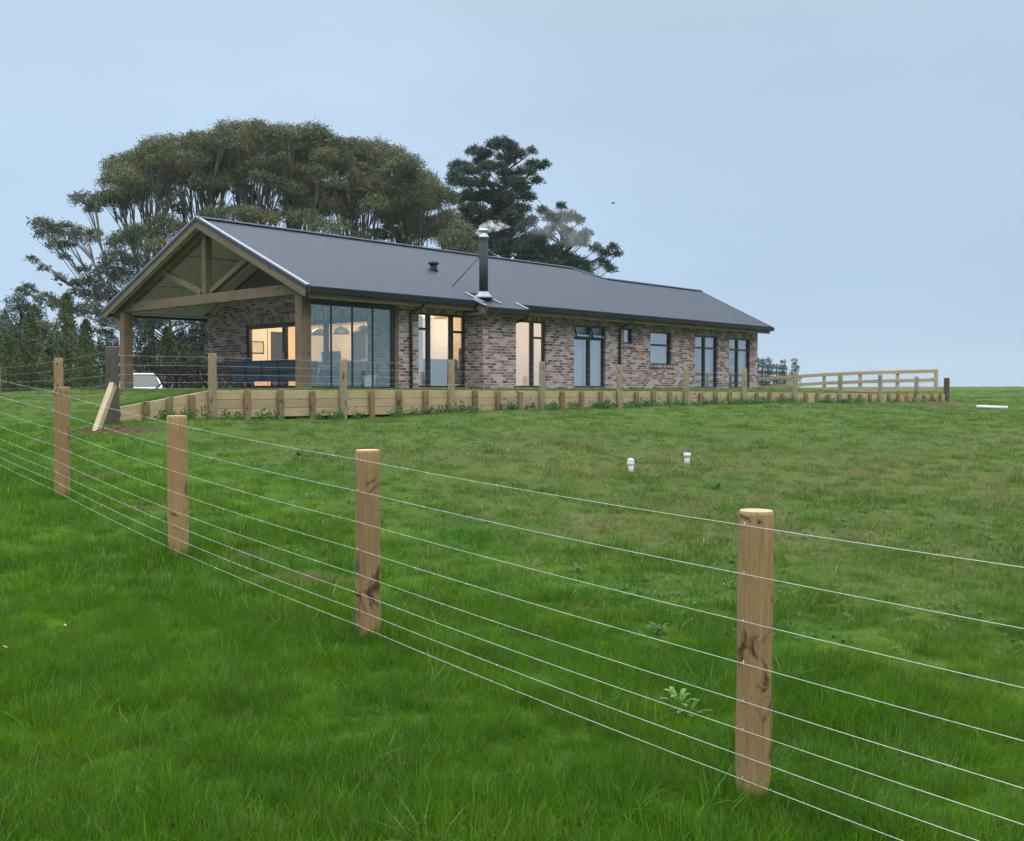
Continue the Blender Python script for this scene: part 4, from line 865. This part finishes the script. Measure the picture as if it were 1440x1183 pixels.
p1, p2, p3, p4 = at(1058.5, 1120, 4.24), at(518, 897, 6.5), at(251, 784, 8.64), at(88, 701, 11.0)
p0 = p1 + (p1-p2); p0.z = Gz(p0.x, p0.y); pm = p0 + (p1-p2); pm.z = Gz(pm.x, pm.y)
p5 = Vector((-6.85, 13.4, Gz(-6.85, 13.4))); p6 = Vector((-8.85, 15.8, Gz(-8.85, 15.8)))
nf = empty('wire_fence', p1); tag(nf, 'near eight-wire fence on thick round timber posts running across the foreground', 'fence')
rel = lambda p: Vector(p) - p1
for p, r_, h in ((pm, .075, 1.2), (p0, .075, 1.2), (p1, .0725, 1.2), (p2, .079, 1.2), (p3, .084, 1.2), (p4, .079, 1.2), (p5, .08, 1.2), (p6, .08, 1.2)):
    q = post_part(nf, rel(p), r_, h, n=32)
    st = MB()
    for hh in WH: st.tube([Vector((-.68*(r_+.001), -.60*(r_+.001), hh-.014)), Vector((-.68*(r_+.010), -.60*(r_+.010), hh)), Vector((-.68*(r_+.001), -.60*(r_+.001), hh+.014))], .0022, 5)
    s_o = st.build('staple', M['wire'], q); s_o.rotation_euler = (0, 0, -q.rotation_euler[2])
wire_run(nf, [rel(p) for p in (pm, p0, p1, p2, p3, p4, p5, p6)], WH, (-.75*.083, -.66*.083), .00118, drops=7)
# strainer fence running away to the left
S0 = Vector((*at(159, 590, 17.2).xy, 0)); S0.z = at(159, 590, 17.2).z
sf = empty('strainer_fence', S0); tag(sf, 'wire fence leaving left from the dark old strainer post by the retaining wall', 'fence')
o = post_part(sf, (0, 0, 0), .105, 1.22, 'oldpost', 'strainer_post', 24); o['label'] = 'dark weathered strainer post'
ft = [Vector((0, 0, 0))]
for x, y in ((-9.73, 22.0), (-15.0, 29.9), (-18.0, 34.5)):
    z = H(x, y); p = Vector((x, y, min(z, -.56))) - S0; ft.append(p); post_part(sf, p, .095 if y == 22 else .08, 1.22)
wire_run(sf, ft, [1.15, .95, .75, .57, .42, .28, .14], (0, -.1), .0026, sub=4)
a_ = at(133, 603, 16.2); b_ = at(159, 541, 16.75)
sy = MB(); sy.beam((0, 0, -.1), b_-a_, .13, .09, (1, 0, 0), .01); sy = sy.build('stay_post', M['stay']); sy.location = a_
tag(sy, 'pale freshly cut timber stay leaning beside the dark strainer post over bare soil', 'stay post')
# retaining wall
def wall_z(a): return float(np.interp(a, [-1.79, -.9, 0, 5, 15, 25, 31.7], [-.31, -.16, -.03, -.03, -.08, -.165, -.22]))
k0 = Vector((K0.x, K0.y, 0)); ang = math.atan2(DA.y, DA.x)
def wloc(a, d=0): b = float(edge_b(np.array(a)))-d if a < 31.71 else 0; x, y = ab2xy(a, b); return Vector((x, y, 0)) - k0
rw = empty('retaining_wall', k0); tag(rw, 'low timber retaining wall of stacked sleepers and short round posts edging the terrace', 'retaining wall')
NP = 11; tall = [2.9*i for i in range(NP)]; stops = [-1.79, 0] + tall[1:] + [31.75]
for i in range(len(stops)-1):
    a, b = stops[i], stops[i+1]
    for k in range(3):
        A = wloc(a+.004); B = wloc(b-.004); A.z = wall_z(a)-.085-.172*k; B.z = wall_z(b)-.085-.172*k
        m = MB(); m.beam(A, B, .05, .168, (0, 0, 1), .006); m.build('sleeper', M['sleeper'], rw)
A = wloc(31.72); 
for k in range(3):
    m = MB(); e_ = Vector((NB.x, NB.y, 0)); m.beam(A+e_*.0+Vector((0, 0, -.305-.172*k)), A+e_*8+Vector((0, 0, -.36-.172*k)), .05, .168, (0, 0, 1), .006); m.build('sleeper', M['sleeper'], rw)
short = [-1.33, -.87, -.42] + [2.9*i+.725*k for i in range(NP) for k in (1, 2, 3)]
for a in short:
    if a > 31.2: continue
    p = wloc(a, .085); z = wall_z(a)+random.uniform(-.02, .02); g = Gz(p.x+k0.x, p.y+k0.y); p.z = g
    post_part(rw, p, random.uniform(.058, .07), z-g, 'brownpost', name='short_post', n=14)
tf = empty('terrace_fence', k0); tag(tf, 'fence of tall round posts strung with fine wire along the front of the retaining wall', 'fence')
feet = []
for i, a in enumerate(tall):
    p = wloc(a, .10); g = Gz(p.x+k0.x, p.y+k0.y); top = (-.02 if i == 0 else 0)+[.67, .605, .645, .66, .63, .58, .60, .53, .55, .51, .46][i]; p.z = g
    post_part(tf, p, .076, top-g, 'tanpost'); feet.append(p)
pe = wloc(31.7, .0); pe.z = Gz(pe.x+k0.x, pe.y+k0.y); post_part(tf, pe+Vector((.12, .05, 0)), .11, .96, 'oldpost', 'strainer_post'); feet.append(pe)
o = Vector(); fz = [Vector((f.x, f.y, 0)) for f in feet]; s0r = S0-k0
for hz in (.58, .42, .26, .12):
    pts = [Vector((s0r.x, s0r.y, hz-.02))] + [Vector((f.x, f.y-.08, hz*(1-.018*i)-.01*i)) for i, f in enumerate(feet)]
    m = MB(); m.tube(pts, .0022, 4, cap=False); m.build('wire', M['farwire'], tf)
# rail fence on the far side of the terrace
r0, r1 = Vector((17.15, 41.45, 0)), Vector((10.6, 45.2, 0)); rf = empty('rail_fence', r0); tag(rf, 'timber post-and-rail fence closing the far end of the terrace beyond the house corner', 'fence')
def rfp(t): p = (r1-r0)*t; p.z = 0; return p
ztop = lambda t: float(np.interp(t, [0, .5, 1], [.77, .69, .46]))
NPST = 5
for i in range(NPST+1):
    t = i/NPST*.98; p = rfp(t); p.z = ztop(t)-1.35; m = MB(); m.beam((0, 0, 0), (0, 0, 1.38), .12, .12, (1, 0, 0), .01); q = m.build('fence_post', M['sleeper'], rf); q.location = p
for k, dz in enumerate((0.02, .38, .74)):
    for i in range(NPST):
        ta, tb_ = i/NPST*.98, (i+1)/NPST*.98; A = rfp(ta); B = rfp(tb_); A.z = ztop(ta)-.03-dz; B.z = ztop(tb_)-.03-dz; o_ = Vector((-.04, -.08, 0))
        m = MB(); m.beam(A+o_, B+o_, .04, .14, (0, 0, 1), .004); m.build('rail', M['sleeper'], rf)
for i in range(16):
    t = (i+.5)/16*.95; p = rfp(t)+Vector((-.05, -.14, 0)); p.z = -.62; post_part(rf, p, .06, .40+.1*(1-t), 'brownpost', name='short_post', n=10, cut=False)

# ------------------------------------------------------------------ small things on the paddock
def vent(px, py, Y, cap, lab):
    p = at(px, py, Y); p.z = Gz(p.x, p.y); o = empty('vent_pipe', p); tag(o, lab, 'vent pipe', 'white drainage vents in the paddock')
    hb('pipe', 'pvc', lambda m: m.tube([(0, 0, -.1), (0.004, 0, .15 if cap else .17)], .040, 16), o)
    if cap: hb('cap', 'pvc', lambda m: m.lathe((0, 0, 0), [(.046, .10), (.052, .105), (.052, .135), (.046, .14), (.05, .155), (.05, .165), (.038, .185), (.015, .198)], 16), o)
    else: hb('collar', 'pvc', lambda m: m.lathe((0.004, 0, 0), [(.044, .11), (.055, .135), (.055, .18), (.045, .181)], 16), o)
vent(887, 662, 14.6, True, 'white pipe vent with a domed cap standing in the paddock, nearer of the two')
vent(966, 656, 15.6, False, 'white pipe vent with a plain flared collar, farther and slimmer of the two')
pa, pb = at(1373, 580.5, 34), at(1417, 581.5, 33.6); m = MB(); pa.z = Gz(pa.x, pa.y)+.07; pb.z = Gz(pb.x, pb.y)+.09
m.tube([Vector(), pb-pa], .055, 12); o = m.build('drain_pipe', M['pvc']); o.location = pa; tag(o, 'white plastic pipe lying on the grass right of the retaining wall', 'pipe')

def leaf_quads(C, L, Wd, r_, droop=0.0, up=None):
    n = len(C); d = r_.normal(size=(n, 3)); d[:, 2] -= droop; d /= np.linalg.norm(d, axis=1)[:, None]
    e_ = r_.normal(size=(n, 3)); s = np.cross(d, e_); s /= np.linalg.norm(s, axis=1)[:, None]
    l = L*r_.uniform(.6, 1.3, n)[:, None]; w = Wd*r_.uniform(.6, 1.3, n)[:, None]
    V = np.stack([C, C+d*l*.5+s*w*.5, C+d*l, C+d*l*.5-s*w*.5], 1).reshape(-1, 3); return V, np.arange(4*n).reshape(n, 4)
def rosette(px, py, Y, n, L, mat, lab, up=.5, group=None):
    p = at(px, py, Y); p.z = H(p.x, p.y); m = MB()
    for k in range(n):
        a = 2.4*k+random.uniform(-.3, .3); e_ = random.uniform(.15, up); l = L*random.uniform(.6, 1.1); w = l*.26; d = Vector((math.cos(a), math.sin(a), 0)); s = Vector((-d.y, d.x, 0))
        pts = [d*l*t*math.cos(e_) + Vector((0, 0, l*math.sin(e_*1.6)*math.sin(t*2.1))) for t in (0, .3, .6, .85, 1)]; ww = (.25, .8, 1, .6, .05)
        for i in range(4):
            m.face([pts[i]-s*w*ww[i]/2, pts[i+1]-s*w*ww[i+1]/2, pts[i+1]+s*w*ww[i+1]/2, pts[i]+s*w*ww[i]/2], smooth=True)
    o = m.build('broadleaf_weed', M[mat]); o.location = p; tag(o, lab, 'weed', group); return o
rosette(955, 985, 5.35, 12, .12, 'weed', 'pale yellow-green dock plant in the grass left of the nearest fence post', 1.0)
rosette(968, 1000, 5.2, 8, .13, 'weeddark', 'darker low weed at the foot of the pale dock plant', .6)
for i, (px, py, Y) in enumerate([(812, 835, 8.3), (925, 908, 6.6), (420, 640, 14.5), (1010, 690, 13)]):
    rosette(px, py, Y, 16, .11, 'weeddark', 'dark green broadleaf weed scattered in the pasture grass', .6, 'broadleaf weeds in the pasture')
# rank growth at the foot of the retaining wall
P = []
for a in np.arange(-1.8, 31, .06):
    if random.random() < .35+.5*math.sin(a*1.9)**2*(1 if 2 < a < 24 else .4):
        x, y = ab2xy(a, float(edge_b(np.array(a)))-random.uniform(.1, .45)); P.append((x, y, Gz(x, y)))
P = np.array(P); n = len(P); P = P[rng.uniform(size=len(P)) < .35]; n = len(P); C = np.repeat(P, 60, 0) + np.c_[rng.normal(0, .07, (n*60, 2)), np.abs(rng.normal(0, .075, n*60))]
V, F = leaf_quads(C, .085, .03, rng, -.6); o = np_mesh('wall_foot_weeds', V, F, M['weeddark']); tag(o, 'rank green weeds along the foot of the retaining wall', 'weeds', kind='stuff')
# clods of bare clay round the stay
m = MB()
for k in range(60):
    cx, cy, rx, ry, s = DIRT[0] if k < 40 else random.choice(DIRT[7:]); x, y = cx+random.gauss(0, rx*.45), cy+random.gauss(0, ry*.4); r_ = random.uniform(.015, .05); z = Gz(x, y)
    m.tube([(x, y, z-r_*.3), (x+.01, y, z+r_*.25), (x, y+.01, z+r_*.6)], [r_, r_*.9, r_*.3], 6, jit=.2, smooth=False)
o = m.build('soil_clods', M['soil']); tag(o, 'crumbly clods of bare red-brown soil around the leaning stay', 'soil', kind='stuff')
# pale leaves lying in the near grass
for i, (px, py, Y) in enumerate([(92, 903, 6.4), (8, 940, 5.9)]):
    p = at(px, py, Y); p.z = Gz(p.x, p.y)+.06; m = MB(); a = random.random()*3; d = Vector((math.cos(a), math.sin(a), .2))*.022; s = Vector((-math.sin(a), math.cos(a), .3))*.010
    m.face([-d, s, d, -s]); o = m.build('fallen_leaf', M['cut'] if i < 2 else M['pvc']); o.location = p
    tag(o, ['pale tan leaf lying in the grass at the left', 'pale tan leaf at the very left edge of the grass', 'tiny white fleck in the grass below the third fence post', 'tiny white fleck in the grass left of the other fleck'][i], 'leaf')

# ------------------------------------------------------------------ trees
def crown(puffs, per, L, Wd, mat, parent, r_, droop=.3, clump=9, shell=.55, flat=1.0):
    Cs = []
    for c, rx, rz in puffs:
        n = int(per*rx*rx); k = max(4, n//clump); d = r_.normal(size=(k, 3)); d[:, 2] = np.abs(d[:, 2])*1.0 - .35*r_.uniform(size=k); d /= np.linalg.norm(d, axis=1)[:, None]
        rad = r_.uniform(shell, 1.05, k)**.7; cc = np.array(c) + d*rad[:, None]*np.array([rx, rx, rz])
        Cs.append(np.repeat(cc, clump, 0) + r_.normal(0, 1, (k*clump, 3))*np.array([.17*rx, .17*rx, .12*rz]))
    V, F = leaf_quads(np.vstack(Cs), L, Wd, r_, droop); return np_mesh('crown', V, F, M[mat], parent)
def bez(a, b, bend, n=7, up=.5):
    a, b = Vector(a), Vector(b); c = a.lerp(b, .45) + Vector((bend[0], bend[1], (b-a).length*up*.3))
    return [a*(1-t)**2 + c*2*t*(1-t) + b*t*t for t in np.linspace(0, 1, n)]
def tree(name, label, cat, base, fork, puffs, per, L, Wd, lmat, bmat, tr=.3, seed=1, stems=4, droop=.3, group=None, shell=.55, twr=.035, clump=9):
    r_ = np.random.default_rng(seed); rd = random.Random(seed); o = empty(name, base); tag(o, label, cat, group); B = Vector(base); fk = Vector(fork)-B
    pf = [(Vector(c)-B, rx, rz) for c, rx, rz in puffs]; m = MB()
    m.tube([Vector((0, 0, -.4)), fk*.35+Vector((rd.uniform(-.2, .2), 0, 0)), fk*.7, fk], [tr*1.2, tr, tr*.85, tr*.75], 10); m.build('trunk', M[bmat], o)
    m = MB(); pf.sort(key=lambda q: math.atan2(q[0].z-fk.z, q[0].x-fk.x)); g = max(1, math.ceil(len(pf)/stems))
    for i in range(0, len(pf), g):
        grp = pf[i:i+g]; mean = sum((q[0] for q in grp), Vector())/len(grp); tip = fk.lerp(mean, rd.uniform(.35, .6)); tip.z = min(tip.z, min(q[0].z-q[2]*.6 for q in grp)) if mean.z > fk.z+3 else tip.z
        p = bez(fk, tip, (rd.uniform(-.4, .4), rd.uniform(-.4, .4)), 6, .3); m.tube(p, list(np.linspace(tr*.45, tr*.22, 6)), 7)
        for c, rx, rz in grp:
            q = bez(tip, c, (rd.uniform(-.7, .7), rd.uniform(-.5, .5)), 6, rd.uniform(0, .35)); m.tube(q, list(np.linspace(tr*.2, twr*.5, 6)), 5, cap=False)
            for _ in range(4):
                e_ = c + Vector((rd.uniform(-1, 1)*rx*.7, rd.uniform(-1, 1)*rx*.7, rd.uniform(-.2, .5)*rz)); m.tube(bez(q[3], e_, (0, 0), 4, .2), [twr, twr*.8, twr*.5, twr*.25], 4, cap=False)
    m.build('limbs', M[bmat], o); crown([(tuple(c), rx, rz) for c, rx, rz in pf], per, L, Wd, lmat, o, r_, droop, clump, shell); return o
def pw(px, py, Y, r): p = at(px, py, Y); k = Y/1440; return (tuple(p), r*k, r*k*.82)
TOP = ([148, 165, 200, 240, 290, 345, 400, 450, 500, 545, 575, 600, 630, 650, 668], [262, 226, 205, 192, 185, 169, 179, 181, 194, 205, 217, 245, 280, 318, 360])
BOT = ([148, 200, 260, 320, 380, 420, 470, 520, 580, 640, 668], [295, 278, 266, 272, 278, 296, 310, 312, 330, 362, 385])
rp = random.Random(5); PF = []
x = 158
while x < 668:
    t, b = np.interp(x, *TOP), np.interp(x, *BOT); y = t+15
    while y < b-4:
        for dy in ((0, 1) if rp.random() < .55 else (0,)):
            PF.append((x+rp.uniform(-7, 7), y+rp.uniform(-3, 6), 60+rp.uniform(-3.5, 3.5)+dy*2.5, rp.uniform(12, 25)))
        y += rp.uniform(16, 27)
    x += 14
for _ in range(70):                                     # small ragged sprays hanging under the canopy
    x = rp.uniform(215, 650); b = np.interp(x, *BOT); PF.append((x, b+rp.uniform(-4, 38), 60+rp.uniform(-3, 3), rp.uniform(5, 11)))
for px, py, r in [(205, 335, 22), (232, 318, 22), (255, 332, 24), (225, 352, 22), (300, 303, 18), (325, 308, 22), (350, 304, 18), (372, 312, 20), (402, 308, 20), (430, 312, 22), (455, 325, 22), (480, 322, 16), (505, 338, 16), (600, 368, 14), (640, 380, 18), (658, 386, 18), (270, 352, 22), (290, 340, 18)]:
    PF.append((px, py, 56+rp.uniform(-2, 2), r))
BASES = [(215, 60), (285, 61), (355, 59), (430, 61), (505, 60), (575, 60), (650, 61)]
LBL = ['broad gum tree left of the porch gable, its crown the leftmost of the big canopy', 'spreading gum tree rising directly above the porch gable apex', 'tall gum tree at the highest point of the canopy, right of the gable apex',
       'olive-crowned gum tree behind the middle of the front roof', 'gum tree behind the roof vent side of the ridge with many bare stems', 'gum tree at the falling right shoulder of the canopy', 'low gum tree at the right end of the canopy next to the dark pine']
for i, (bx, by) in enumerate(BASES):
    mine = [q for q in PF if min(range(len(BASES)), key=lambda j: abs(BASES[j][0]-q[0])) == i]
    b = at(bx, 560, by); g = Gz(b.x, b.y); fk = at(bx+rp.uniform(-12, 12), 455 - (8 if i > 3 else 0), by)
    tree('gum_tree', LBL[i], 'tree', (b.x, b.y, g), fk, [pw(*q) for q in mine], 2300, .135, .055, 'gum', 'bark', .24, 20+i, 9, .35, 'big gum trees behind the house')
LEAN = [(118,284,18),(130,296,12),(58,318,15),(72,330,20),(95,326,18),(118,336,18),(80,347,15),(175,345,24),(163,365,20),(192,330,20),(150,385,20),(175,395,24),(200,375,24),(40,408,12),(30,412,10),(65,424,15),(82,432,14),(130,400,16),(120,380,10),(44,366,8),(62,378,8),(85,392,9),(105,400,10),(98,345,9),(135,330,11),(92,362,9),
        (150,420,24),(122,440,20),(182,430,24),(215,400,22),(110,415,14),(205,452,24),(160,455,24)]
b = at(190, 560, 52); tree('gum_tree', 'leaning wispy gum tree reaching left with separate leaf clumps on bare limbs', 'tree', (b.x, b.y, Gz(b.x, b.y)), at(178, 470, 52), [pw(x, y, 52+rp.uniform(-2, 2), r) for x, y, r in LEAN], 2100, .16, .055, 'gumdark', 'bark', .12, 77, 9, .5)
# pines
def pine(label, px, base_y, Y, edges, seed, mat='pine', rr=(7, 14), keep=.88, extra=(), per=2600, L=.26, Wd=.055):
    rd = random.Random(seed); P = []; y = edges[0][0]; ys_ = [e_[0] for e_ in edges]
    while y < edges[-1][0]:
        l = np.interp(y, ys_, [e_[1] for e_ in edges]); r = np.interp(y, ys_, [e_[2] for e_ in edges]); x = l
        while x <= r:
            if rd.random() < keep: P.append((x+rd.uniform(-4, 4), y+rd.uniform(-5, 5), Y+rd.uniform(-2.5, 2.5), rd.uniform(*rr)))
            x += rd.uniform(10, 16)
        y += rd.uniform(9, 14)
    P += [(x, y, Y, r) for x, y, r in extra]; b = at(px, base_y, Y); base = Vector((b.x, b.y, Gz(b.x, b.y))); o = empty('pine_tree', base); tag(o, label, 'tree')
    tp = at(px, edges[0][0], Y)-base; m = MB(); m.tube([(0, 0, -.3), tp*.5, tp], [.35, .22, .05], 9); m.build('trunk', M['pbark'], o); m = MB(); pf = []
    for q in P:
        c, rx, rz = pw(*q); c = Vector(c)-base; z0 = max(.5, c.z-abs(c.x-tp.x)*.35-.6); t = min(1, z0/tp.z); s = tp*t; m.tube(bez(s, c, (0, 0), 5, -.15), [.07, .06, .045, .03, .015], 5, cap=False); pf.append((tuple(c), rx, rz))
    m.build('limbs', M['pbark'], o); crown(pf, per, L, Wd, mat, o, np.random.default_rng(seed), -.5, 7, .25, flat=1.0); return o
pine('tall dark pine rising behind the ridge left of the chimney smoke', 712, 560, 66, [(208,694,728),(220,664,742),(235,645,752),(252,640,750),(272,646,744),(292,652,742),(312,655,745),(335,650,748),(360,655,760),(388,655,765)], 3, extra=((768,232,7),(758,236,9),(755,256,9),(640,244,9),(700,202,7),(645,285,9),(748,214,7)))
pine('shorter dark pine behind the ridge right of the flue in the smoke', 790, 560, 63, [(300,768,795),(312,748,808),(326,745,806),(340,742,818),(355,745,828),(370,742,832),(388,745,835)], 4, extra=((815,312,7),(762,296,7),(838,352,9),(850,358,9),(862,350,8),(868,360,7),(848,372,10),(858,380,8),(790,292,7),(825,330,8)))
for i, (px, Y, ed, kp) in enumerate([(30, 62, [(430,22,40),(445,8,62),(462,-10,70),(485,-25,75),(520,-30,80)], .75), (240, 58, [(452,200,290),(475,195,300),(500,195,305),(535,195,305)], .62), (300, 60, [(440,285,320),(470,278,330),(510,275,335),(535,275,335)], .6)]):
    pine(['dark ragged pine at the far left behind the wire fence', 'dark pine seen under the porch roof left of centre', 'dark pine seen under the porch roof beside the brick wall'][i], px, 560, Y, ed, 40+i, rr=(9, 16), keep=kp, per=800)
rd = random.Random(12)
for i, (px, py, w_, Y, lab) in enumerate([(8, 462, 26, 55, 'dark bushy boundary tree at the left edge of the view'), (62, 458, 24, 56, 'dark bushy boundary tree behind the bushy conifer'), (112, 466, 26, 55, 'dark bushy boundary tree behind the near fence posts'), (152, 470, 22, 54, 'dark bushy boundary tree behind the dark strainer post'),
        (205, 470, 22, 56, 'dark bushy boundary tree seen through the porch above the car'), (250, 492, 24, 55, 'dark bushy boundary tree seen through the porch above the chairs'), (292, 484, 22, 56, 'dark bushy boundary tree seen through the porch beside the brick wall')]):
    P = []
    for k in range(17):
        y = py + rd.uniform(0, 1)**.8*(545-py); P.append((px+rd.uniform(-1, 1)*w_*(.55+.45*(y-py)/60), y, Y+rd.uniform(-2, 2), rd.uniform(10, 17)))
    P.append((px, py, Y, 9)); b = at(px, 560, Y); tree('boundary_tree', lab, 'tree', (b.x, b.y, Gz(b.x, b.y)), at(px, 530, Y), [pw(*q) for q in P], 1000, .17, .06, 'gumdark', 'bark', .12, 90+i, 5, .3, 'boundary trees behind the left paddock')
# young conifers
def conifer(px, top, halfw, Y, lab, seed):
    r_ = np.random.default_rng(seed); b = at(px, 560, Y); base = Vector((b.x, b.y, H(b.x, b.y))); hgt = at(px, top, Y).z-base.z; R0 = halfw*1.15*Y/1440; o = empty('young_conifer', base); tag(o, lab, 'tree', 'young conifers along the back boundary')
    m = MB(); m.tube([(0, 0, -.2), (0, 0, hgt*.95)], [.09, .02], 7); m.build('trunk', M['pbark'], o)
    n = int(5200*R0*hgt/3); t = r_.uniform(0.03, 1, n)**.8; a = r_.uniform(0, 6.28, n); lob = 1+.30*np.sin(a*3+t*9+seed)+.28*np.sin(t*23+a*2+seed)+.12*np.sin(t*57+a*5)
    prof = R0*np.minimum(1, ((1-t)*1.6)**.6+.06)*lob*(.65+.35*np.minimum(1, t*5)); rr = prof*np.sqrt(r_.uniform(.2, 1, n))
    V, F = leaf_quads(np.c_[rr*np.cos(a), rr*np.sin(a), t*hgt], .16, .06, r_, -.9); np_mesh('crown', V, F, M['cypress'], o)
for i, q in enumerate([(95, 415, 17, 47, 'tallest young conifer, left of the dark strainer post'), (122, 452, 14, 45, 'young conifer between the tallest one and the strainer post'), (44, 440, 16, 46, 'bushy young conifer second from the left edge'), (12, 474, 16, 45, 'low young conifer at the left edge'),
                       (72, 478, 12, 44, 'short young conifer between the bushy one and the tallest one'), (236, 462, 13, 53, 'young conifer seen through the porch right of the car'), (262, 486, 12, 53, 'short young conifer seen through the porch above the chairs'), (208, 490, 12, 54, 'low young conifer seen just right of the left porch post')]): conifer(*q, 60+i)
# scrub with dead stems behind the fence
C = []; m = MB()
for px in np.arange(-60, 330, 4.5):
    Y = random.uniform(52, 58); t = random.uniform(488, 522); p = at(px, t, Y); g = H(p.x, p.y); k = 260 if px < 170 else 170
    zz = rng.uniform(0, 1, k)**.9; C.append(np.c_[p.x+rng.normal(0, .28, k), p.y+rng.normal(0, .35, k), g+zz*(p.z-g)])
    for _ in range(4):
        x = p.x+random.uniform(-.3, .3); h = (p.z-g)*random.uniform(.5, .95); m.tube([(x, p.y-.7, g), (x+random.uniform(-.12, .12), p.y-.7, g+h*.5), (x+random.uniform(-.35, .35), p.y-.7, g+h)], [.022, .016, .006], 4, cap=False)
V, F = leaf_quads(np.vstack(C), .20, .08, rng, -.3); o = np_mesh('scrub', V, F, M['scrub']); tag(o, 'dense dark scrub along the back boundary left of and behind the porch', 'scrub', kind='stuff')
o = m.build('dead_stems', M['deadstem']); tag(o, 'tangle of pale dead stems in front of the scrub', 'stems', kind='stuff')
# far trees beyond the rail fence
for i, (px, top, hw_, Y) in enumerate([(1072, 503, 12, 95), (1092, 512, 12, 95), (1103, 510, 7, 96), (1119, 507, 7, 97)]):
    b = at(px, 548, Y); ed = [(top, px-1.5, px+1.5), ((top+548)/2, px-hw_*.7, px+hw_*.7), (546, px-hw_, px+hw_)] if i > 1 else [(top+6, px-hw_*.7, px+hw_*.7), (546, px-hw_, px+hw_)]
    rd = random.Random(i); P = []; y = ed[0][0]
    while y < 548:
        l = np.interp(y, [e_[0] for e_ in ed], [e_[1] for e_ in ed]); r = np.interp(y, [e_[0] for e_ in ed], [e_[2] for e_ in ed]); x = l
        while x <= r+.1: P.append(pw(x, y, Y+rd.uniform(-1, 1), rd.uniform(3, 4.5) if i > 1 else rd.uniform(5, 8))); x += 5 if i > 1 else 8
        y += 5 if i > 1 else 8
    base = Vector((b.x, b.y, -.4)); o = empty('distant_pine', base); tag(o, ['rounded far pine next to the house corner', 'second far pine beyond the rail fence, rounded', 'small pointed far pine beside the rounded pair', 'small pointed far pine standing farthest right'][i], 'tree', 'far pines beyond the rail fence')
    m = MB(); m.tube([(0, 0, 0), at(px, top, Y)-base], [.15, .02], 6); m.build('trunk', M['pbark'], o)
    crown([(tuple(Vector(c)-base), rx, rz) for c, rx, rz in P], 900, .22, .07, 'pinehaze', o, np.random.default_rng(i), 0, 6, .2)

# bird
p = at(862, 286, 60); m = MB(); m.tube([(-.12, 0, 0), (0, 0, .02), (.14, 0, 0)], [.01, .05, .01], 6); bd = m.build('body', M['black']); 
bo = empty('bird', p); tag(bo, 'tiny dark bird flying in the open sky right of the pines', 'bird'); bd.parent = bo
for y in (-1, 1): hb('wing', 'black', lambda m: m.face([(-.03, 0, .02), (.05, 0, .02), (.02, .16*y, .08), (-.03, .28*y, .04)]), bo)

# chimney smoke: a drifting plume of real volume
def smoke(name, pts, rad, dens, label, col=(.97, .98, 1.0), scale=3.0, lo=.45):
    m = MB(); m.tube(pts, rad, 14, jit=.08); b = NT(name+'_vol'); ob = b.n('TexCoord').outputs['Object']
    n_ = b.noise(ob, scale, 4, .6, .6); d = b.math('MULTIPLY', b.rng(n_, lo, lo+.22), dens)
    v = b.n('VolumePrincipled', i_Color=(*col, 1)); b.t.links.new(d, v.inputs['Density']); v.inputs['Anisotropy'].default_value = .2
    o_ = b.n('OutputMaterial'); b.t.links.new(v.outputs[0], o_.inputs['Volume']); b.m.cycles.volume_step_rate = 1.0
    o = m.build(name, b.m); tag(o, label, 'smoke', kind='stuff'); return o
t0 = hw(FX, FY, 4.5)
smoke('chimney_smoke', [t0+Vector((-.25, 0, .02)), t0+Vector((-.1, 0, .12)), t0+Vector((.15, .0, .28)), t0+Vector((.45, .1, .3)), t0+Vector((.8, .2, .28))], [.02, .15, .20, .15, .02], 7, 'dense white smoke curling round the steel flue cowl', scale=6, lo=.47)
smoke('smoke_plume', [t0+Vector((.7, .2, .15)), t0+Vector((1.2, .6, .35)), t0+Vector((1.9, 1.2, .6)), t0+Vector((2.6, 2, .55)), t0+Vector((3.3, 2.9, .3)), t0+Vector((3.9, 3.4, .1))], [.02, .2, .42, .6, .35, .02], .22, 'thin grey smoke drifting right across the dark pines', scale=1.9, lo=.42)

# the damp air of the dusk
mnz = -12
m = MB(); m.box(-640, 640, -320, 920, mnz, 24); hz = NT('haze_air'); v = hz.n('VolumePrincipled', i_Color=(.80, .88, .97, 1), i_Density=.0003)
o_ = hz.n('OutputMaterial'); hz.t.links.new(v.outputs[0], o_.inputs['Volume']); tag(m.build('haze', hz.m), 'thin damp haze over the hilltop', 'haze', kind='stuff')
